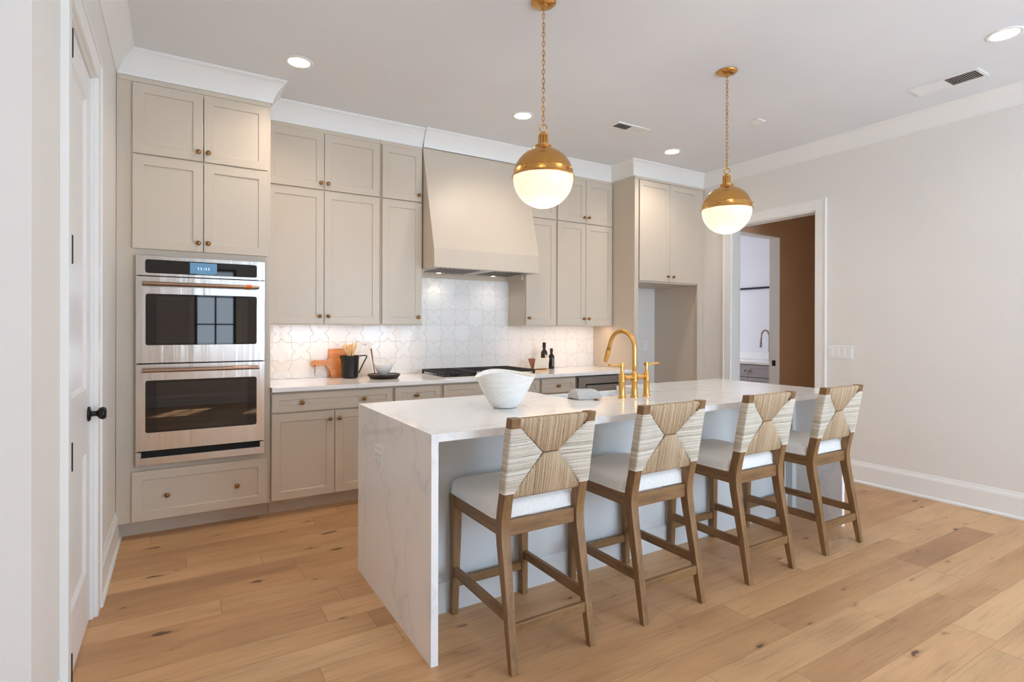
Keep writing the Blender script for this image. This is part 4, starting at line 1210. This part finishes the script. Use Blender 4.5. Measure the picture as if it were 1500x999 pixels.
for x in (1.638, 3.122):
    lamp('pendant_glow', 'POINT', (x, 2.382, 1.90), 5.0, (1.0, 0.86, 0.68), radius=0.12)

# ------------------------------------------------------------------ ceiling fixtures
DL = [(0.662, 3.747, 'recessed downlight over the oven cabinet corner'), (2.373, 3.741, 'recessed downlight in front of the range hood'), (4.085, 3.738, 'recessed downlight in front of the refrigerator recess'), (4.099, 1.237, 'recessed downlight at the right edge near the long ceiling vent'), (0.662, 1.237, 'recessed downlight nearest the camera on the left'), (2.373, 1.237, 'recessed downlight above the camera')]
def downlight(x, y, label):
    th = thing('recessed_light', 'round white '+label, 'ceiling light', (x, y, ZC), 'recessed ceiling downlights')
    bm = B(); lathe(bm, [(0.088, 0), (0.088, -0.003), (0.084, -0.005), (0.068, -0.005), (0.064, -0.001)], (x, y, ZC), seg=40, cap=False); obj('trim_ring', bm, TRIM, th, smooth=True)
    bm = B(); lathe(bm, [(0.066, -0.0005), (0.066, -0.0025), (0.0, -0.003)], (x, y, ZC), seg=40, cap=False); obj('lens', bm, LED, th, smooth=True)
for (x, y, lb) in DL:
    downlight(x, y, lb)
    lamp('downlight_beam', 'SPOT', (x, y, ZC-0.02), 31 if y > 3 else 10, (1.0, 0.84, 0.70), spot=150, blend=0.9, radius=0.06)

def vent(x0, x1, y0, y1, along, label, flip=False):
    th = thing('ceiling_vent', label, 'vent', ((x0+x1)/2, (y0+y1)/2, ZC))
    bm = B(); f_ = 0.018; z0, z1 = ZC-0.008, ZC-0.0005
    box(bm, x0, x1, y0, y0+f_, z0, z1); box(bm, x0, x1, y1-f_, y1, z0, z1); box(bm, x0, x0+f_, y0+f_, y1-f_, z0, z1); box(bm, x1-f_, x1, y0+f_, y1-f_, z0, z1)
    if along == 'x': box(bm, (x0+x1)/2-0.006, (x0+x1)/2+0.006, y0+f_, y1-f_, z0, z1)
    else: box(bm, x0+f_, x1-f_, (y0+y1)/2-0.006, (y0+y1)/2+0.006, z0, z1)
    obj('frame', bm, TRIM, th)
    bm = B(); box(bm, x0+f_, x1-f_, y0+f_, y1-f_, ZC-0.0012, ZC-0.0004); obj('duct_opening', bm, BLACKG, th)
    # louvres: one half leans to the viewer, the other away
    bm = B()
    if along == 'x':
        n = int((x1-x0-2*f_)/0.012)
        for k in range(n):
            x = x0+f_+(k+0.5)*(x1-x0-2*f_)/n; s = 1 if k >= n/2 else -1
            s *= -1 if flip else 1
            hexa(bm, [(x-s*0.0045-0.0005, y0+f_, ZC-0.0085), (x-s*0.0045+0.0005, y0+f_, ZC-0.0085), (x-s*0.0045+0.0005, y1-f_, ZC-0.0085), (x-s*0.0045-0.0005, y1-f_, ZC-0.0085)], [(x+s*0.0045-0.0005, y0+f_, ZC-0.0015), (x+s*0.0045+0.0005, y0+f_, ZC-0.0015), (x+s*0.0045+0.0005, y1-f_, ZC-0.0015), (x+s*0.0045-0.0005, y1-f_, ZC-0.0015)])
    else:
        n = int((y1-y0-2*f_)/0.012)
        for k in range(n):
            y = y0+f_+(k+0.5)*(y1-y0-2*f_)/n; s = 1 if k >= n/2 else -1
            s *= -1 if flip else 1
            hexa(bm, [(x0+f_, y-s*0.0045-0.0005, ZC-0.0085), (x1-f_, y-s*0.0045-0.0005, ZC-0.0085), (x1-f_, y-s*0.0045+0.0005, ZC-0.0085), (x0+f_, y-s*0.0045+0.0005, ZC-0.0085)], [(x0+f_, y+s*0.0045-0.0005, ZC-0.0015), (x1-f_, y+s*0.0045-0.0005, ZC-0.0015), (x1-f_, y+s*0.0045+0.0005, ZC-0.0015), (x0+f_, y+s*0.0045+0.0005, ZC-0.0015)])
    o = obj('louvres', bm, TRIM, th)
vent(3.11, 3.475, 3.42, 3.55, 'x', 'small white ceiling vent above the cooktop side', True)
vent(4.462, 4.658, 1.485, 1.888, 'y', 'larger white ceiling vent near the right wall', True)
bm = B(); box(bm, 4.02, 4.13, 2.775, 2.855, ZC-0.007, ZC-0.0005); box(bm, 4.078, 4.13, 2.775, 2.855, ZC-0.012, ZC-0.007)
tag(obj('ceiling_sensor', bm, TRIM, bevel=0.002), 'small flat white rectangular sensor on the ceiling right of the far pendant', 'sensor')

# ------------------------------------------------------------------ switches and outlets
def plate_x(name, x, s, y0, y1, z0, z1, gangs, label, cat, kind='rocker'):
    th = thing(name, label, cat, (x, (y0+y1)/2, z0))
    bm = B(); xa, xb_ = sorted((x, x+s*0.006)); box(bm, xa, xb_, y0, y1, z0, z1); obj('plate', bm, PLAST, th, bevel=0.002)
    w_ = (y1-y0)/gangs
    for k in range(gangs):
        yc = y0+(k+0.5)*w_; zc = (z0+z1)/2
        bm = B(); xa, xb_ = sorted((x+s*0.006, x+s*0.009)); box(bm, xa, xb_, yc-0.0165, yc+0.0165, zc-0.034, zc+0.034)
        o = obj('rocker' if kind == 'rocker' else 'socket', bm, PLAST, th, bevel=0.001)
        if kind != 'rocker':
            bm = B()
            for dz in (-0.018, 0.018):
                for dy in (-0.006, 0.006):
                    xa, xb_ = sorted((x+s*0.009, x+s*0.0094)); box(bm, xa, xb_, yc+dy-0.001, yc+dy+0.001, zc+dz-0.003, zc+dz+0.005)
                box(bm, xa, xb_, yc-0.002, yc+0.002, zc+dz-0.011, zc+dz-0.007)
            obj('slots', bm, BLACKG, o)
plate_x('light_switch', XR, -1, 2.552, 2.762, 1.066, 1.182, 4, 'white four-gang light switch plate on the right wall', 'switch')
plate_x('power_outlet', IX0, -1, 2.588, 2.702, 0.632, 0.752, 2, 'white outlet plate on the waterfall end of the island', 'outlet', 'socket')
th = thing('power_outlet', 'white outlet plate inside the refrigerator recess', 'outlet', (4.79, YW, 1.08))
bm = B(); box(bm, 4.755, 4.825, YW-0.006, YW, 1.075, 1.19); obj('plate', bm, PLAST, th, bevel=0.002)
bm = B(); box(bm, 4.774, 4.806, YW-0.009, YW-0.006, 1.098, 1.167); sk = obj('socket', bm, PLAST, th)
bm = B()
for dz in (1.115, 1.15):
    for dx in (4.784, 4.796): box(bm, dx-0.001, dx+0.001, YW-0.0095, YW-0.009, dz-0.004, dz+0.004)
obj('slots', bm, BLACKG, sk)

# ------------------------------------------------------------------ things on the back worktop
ZW = 0.9125
def lean(bm, y_bot, z_bot, ang):
    bmesh.ops.rotate(bm, verts=bm.verts[:], cent=(0, y_bot, z_bot), matrix=Matrix.Rotation(ang, 3, 'X'))
# rectangular board
th = thing('cutting_board', 'reddish rectangular wooden cutting board standing behind the paddle board', 'cutting board', (1.20, 4.765, ZW))
bm = B(); prism(bm, rect_xy(1.182, ZW+0.1205, 0.100, 0.1195, 0.012), 'y', 4.758, 4.772); lean(bm, 4.765, ZW, radians(-4)); obj('board', bm, ORANGEW, th, bevel=0.002)
th = thing('cutting_board', 'orange-brown wooden paddle cutting board lying on its side with a cord loop', 'cutting board', (1.15, 4.73, ZW))
bm = B()
out = [(1.098, ZW+0.001), (1.28, ZW+0.001), (1.28, ZW+0.178), (1.09, ZW+0.178), (1.080, ZW+0.172), (1.068, ZW+0.152), (1.050, ZW+0.146), (0.965, ZW+0.150), (0.945, ZW+0.146), (0.937, ZW+0.130), (0.938, ZW+0.105), (0.950, ZW+0.094), (0.966, ZW+0.095), (1.03, ZW+0.103), (1.055, ZW+0.098), (1.075, ZW+0.078), (1.088, ZW+0.045)]
prism(bm, out, 'y', 4.722, 4.738); lean(bm, 4.73, ZW, radians(-6)); obj('board', bm, ORANGEW, th, bevel=0.003)
bm = B(); tube(bm, [(0.957, 4.703, ZW+0.118), (0.955, 4.700, ZW+0.09), (0.962, 4.700, ZW+0.06), (0.952, 4.700, ZW+0.05), (0.965, 4.700, ZW+0.02)], 0.0022, 6)
tube(bm, [(0.957, 4.703, ZW+0.118), (0.965, 4.7, ZW+0.085), (0.956, 4.7, ZW+0.06), (0.966, 4.7, ZW+0.045)], 0.0018, 6)
obj('cord', bm, DARKW, th)
# white board
th = thing('marble_board', 'white marble serving board with a slot handle leaning on the backsplash', 'serving board', (1.37, 4.75, ZW))
bm = B(); x0_, x1_ = 1.288, 1.448; z0_, z1_ = ZW+0.001, ZW+0.298
yb0_, yb1_ = 4.752, 4.764
hx0_, hx1_, hz0_, hz1_ = 1.335, 1.405, ZW+0.262, ZW+0.280
framed(bm, x0_, x1_, z0_, z1_, yb0_, hx0_, hx1_, hz0_, hz1_, yb1_-yb0_, 0.007)
b2 = B(); framed(b2, x0_, x1_, z0_, z1_, yb1_, hx0_, hx1_, hz0_, hz1_, 0.0001, 0.007)
me_ = bpy.data.meshes.new('tmp'); b2.to_mesh(me_); b2.free(); bm.from_mesh(me_); bpy.data.meshes.remove(me_)
lean(bm, 4.752, ZW, radians(-4)); obj('board', bm, MARBLE, th)
# pitcher
PX, PY_ = 1.222, 4.610
th = thing('pitcher', 'black stoneware pitcher holding wooden utensils', 'pitcher', (PX, PY_, ZW))
bm = B()
lathe(bm, [(0.0, 0.001), (0.056, 0.001), (0.066, 0.008), (0.068, 0.02), (0.069, 0.10), (0.072, 0.155), (0.077, 0.188), (0.073, 0.188), (0.066, 0.155), (0.064, 0.02), (0.0, 0.012)], (PX, PY_, ZW), seg=40, cap=False,
      zf=lambda q, a, z: (q[0]-(0.012*max(0, cos(a-pi))**6*max(0, z-0.13)/0.06), q[1], q[2]))
bmesh.ops.remove_doubles(bm, verts=bm.verts[:], dist=1e-5)
o = obj('body', bm, BLACKC, th); autosmooth(o, 40)
ha = radians(-12)
def hp(r_, z): return (PX+r_*cos(ha), PY_+r_*sin(ha), ZW+z)
bm = B(); tube(bm, [hp(0.070, 0.182), hp(0.10, 0.185), hp(0.128, 0.187), hp(0.136, 0.181), hp(0.130, 0.164), hp(0.100, 0.105), hp(0.072, 0.045), hp(0.066, 0.040)], 0.0055, 10); obj('handle', bm, BLACKC, th, smooth=True)
def spoon(dx, dy, tx, ty, h, w_, label, slot=False):
    th = thing('wooden_utensil', label, 'utensil', (PX+dx, PY_+dy, ZW+0.02), 'wooden utensils in the black pitcher')
    b0 = Vector((PX+dx, PY_+dy, ZW+0.016)); b1 = Vector((PX+tx, PY_+ty, ZW+h)); d_ = (b1-b0).normalized()
    bm = B(); n = 18; L = (b1-b0).length; prev = None
    sd = Vector((cos(radians(-20)), sin(radians(-20)), 0)); nd = d_.cross(sd).normalized(); sd = nd.cross(d_).normalized()
    for k in range(n+1):
        t_ = k/n; p = b0+d_*L*t_
        if t_ < 0.62: a, b = 0.006, 0.005
        else:
            q = (t_-0.62)/0.38; a = 0.006+(w_-0.006)*sin(min(1, q*1.25)*pi/2)**1.5*(1 if q < 0.8 else sqrt(max(0, 1-((q-0.8)/0.2)**2)))+0.001; b = 0.004
        ring = [bm.verts.new(p+sd*a*cos(2*pi*j/12)+nd*b*sin(2*pi*j/12)) for j in range(12)]
        if prev:
            for j in range(12): bm.faces.new((prev[j], prev[(j+1) % 12], ring[(j+1) % 12], ring[j]))
        else: bm.faces.new(ring)
        prev = ring
    bm.faces.new(prev)
    o = obj('handle_and_head', bm, PALEW, th, smooth=True)
    if slot:
        c = b0+d_*L*0.86; bm = B(); lathe(bm, [(0.0045, -0.0055), (0.0045, 0.0055)], (0, 0, 0), 'y', 14)
        bmesh.ops.translate(bm, verts=bm.verts[:], vec=c); obj('hanging_hole', bm, REDW, th)
spoon(0.025, 0.0, -0.040, -0.005, 0.285, 0.026, 'pale wooden spoon with a round hole in its head, leftmost in the pitcher', True)
spoon(0.0, 0.025, 0.012, 0.030, 0.280, 0.012, 'pale wooden spatula upright in the middle of the pitcher')
spoon(-0.02, -0.03, 0.036, -0.026, 0.290, 0.011, 'pale wooden fork leaning right in the pitcher')
spoon(-0.035, 0.01, 0.058, 0.012, 0.288, 0.009, 'slim pale wooden spoon, rightmost in the pitcher')
bm = B(); tube(bm, [(PX-0.02, PY_+0.03, ZW+0.016), (PX+0.040, PY_+0.040, ZW+0.270), (PX+0.060, PY_+0.043, ZW+0.300), (PX+0.085, PY_+0.045, ZW+0.302)], 0.0022, 8)
tag(obj('metal_skewer', bm, NICKEL, smooth=True), 'thin bent metal utensil handle rising behind the wooden spoons', 'utensil')
# dark tray with bowl
TX, TY = 1.462, 4.455
bm = B(); lathe(bm, [(0.0, 0.001), (0.112, 0.001), (0.116, 0.004), (0.130, 0.022), (0.134, 0.026), (0.134, 0.034), (0.130, 0.036), (0.126, 0.030), (0.0, 0.030)], (TX, TY, ZW), seg=48, cap=False)
bmesh.ops.remove_doubles(bm, verts=bm.verts[:], dist=1e-5)
o = obj('round_tray', bm, DARKW); autosmooth(o, 30); tag(o, 'round dark wooden tray under the white bowl on the back worktop', 'tray')
bm = B(); lathe(bm, [(0.0, 0.0), (0.034, 0.0), (0.036, 0.006), (0.052, 0.022), (0.066, 0.045), (0.074, 0.075), (0.0745, 0.092), (0.071, 0.092), (0.070, 0.076), (0.062, 0.048), (0.046, 0.024), (0.0, 0.012)], (TX-0.006, TY, ZW+0.0305), seg=48, cap=False)
bmesh.ops.remove_doubles(bm, verts=bm.verts[:], dist=1e-5)
o = obj('small_bowl', bm, CERAM, smooth=True); tag(o, 'small white ceramic bowl standing on the round dark tray', 'bowl')
bm = B(); tube(bm, [(TX-0.064, TY+0.040, ZW+0.036), (TX-0.077, TY+0.046, ZW+0.12), (TX-0.083, TY+0.049, ZW+0.17), (TX-0.093, TY+0.053, ZW+0.245)], [0.004, 0.004, 0.006, 0.007], 8)
tag(obj('wooden_pestle', bm, REDW, smooth=True), 'slim reddish wooden utensil leaning against the small white bowl on the tray', 'utensil')

# bottles
def bottle(x, y, h, r, glass_m, lab_m, cap_m, label, lw):
    th = thing('glass_bottle', label, 'bottle', (x, y, ZW), 'bottles beside the napkin holder')
    bm = B(); lathe(bm, [(0.0, 0.001), (r*0.9, 0.001), (r, 0.006), (r, h*0.60), (r*0.85, h*0.67), (r*0.48, h*0.73), (r*0.42, h*0.80), (r*0.42, h*0.83), (0, h*0.83)], (x, y, ZW), seg=28, cap=False)
    bmesh.ops.remove_doubles(bm, verts=bm.verts[:], dist=1e-5)
    o = obj('glass', bm, glass_m, th); autosmooth(o, 40)
    bm = B(); lathe(bm, [(r*0.50, h*0.80), (r*0.52, h*0.81), (r*0.52, h*0.985), (r*0.45, h), (0, h)], (x, y, ZW), seg=20, cap=False); obj('cap', bm, cap_m, th, smooth=False)
    bm = B(); pr = []
    n = 12; a0, a1 = lw
    A = []; 
    for k in range(n+1):
        a = radians(a0+(a1-a0)*k/n); A.append(((x+(r+0.0008)*cos(a), y+(r+0.0008)*sin(a))))
    v0 = [bm.verts.new((p[0], p[1], ZW+h*0.14)) for p in A]; v1 = [bm.verts.new((p[0], p[1], ZW+h*0.54)) for p in A]
    for k in range(n): bm.faces.new((v0[k], v0[k+1], v1[k+1], v1[k]))
    o = obj('label', bm, lab_m, th, smooth=True); o['label'] = 'paper label'
bottle(3.185, 4.605, 0.275, 0.034, BOTG, LABEL, BLACKM, 'taller olive-green glass bottle with a tan label behind the napkin holder', (-110, 10))
bottle(3.283, 4.615, 0.212, 0.030, BOTD, LABELG, BLACKM, 'shorter dark glass bottle standing to the right of the taller one', (-110, 0))
# napkin holder: V of two boards on a foot, cream cloth on the front one
th = thing('napkin_holder', 'wooden v-shaped napkin holder with cream napkins beside the bottles', 'napkin holder', (3.02, 4.45, ZW))
x0_, x1_ = 2.955, 3.115
bm = B(); prism(bm, rect_xy((x0_+x1_)/2, 4.47, 0.085, 0.055, 0.01), 'z', ZW+0.0005, ZW+0.010); obj('foot', bm, PALEW, th, bevel=0.002)
bm = B(); hexa(bm, [(x0_, 4.462, ZW+0.010), (x1_, 4.462, ZW+0.010), (x1_, 4.472, ZW+0.010), (x0_, 4.472, ZW+0.010)], [(x0_, 4.435, ZW+0.118), (x1_, 4.435, ZW+0.118), (x1_, 4.445, ZW+0.118), (x0_, 4.445, ZW+0.118)]); obj('front_board', bm, REDW, th)
bm = B(); hexa(bm, [(x0_, 4.474, ZW+0.010), (x1_, 4.474, ZW+0.010), (x1_, 4.484, ZW+0.010), (x0_, 4.484, ZW+0.010)], [(x0_, 4.545, ZW+0.118), (x1_, 4.545, ZW+0.118), (x1_, 4.555, ZW+0.118), (x0_, 4.555, ZW+0.118)]); obj('rear_board', bm, REDW, th)
o = thing('napkin_stack', 'cream linen napkins folded over the front of the wooden holder', 'napkins', (3.03, 4.44, ZW+0.02))
bm = B(); hexa(bm, [(x0_+0.004, 4.450, ZW+0.022), (x1_+0.010, 4.450, ZW+0.022), (x1_+0.010, 4.457, ZW+0.022), (x0_+0.004, 4.457, ZW+0.022)], [(x0_+0.004, 4.424, ZW+0.122), (x1_+0.010, 4.424, ZW+0.122), (x1_+0.010, 4.432, ZW+0.122), (x0_+0.004, 4.432, ZW+0.122)])
hexa(bm, [(x0_+0.004, 4.424, ZW+0.119), (x1_+0.010, 4.424, ZW+0.119), (x1_+0.010, 4.462, ZW+0.119), (x0_+0.004, 4.462, ZW+0.119)], [(x0_+0.004, 4.424, ZW+0.126), (x1_+0.010, 4.424, ZW+0.126), (x1_+0.010, 4.462, ZW+0.126), (x0_+0.004, 4.462, ZW+0.126)])
obj('cloth', bm, NAPK, o, bevel=0.003)
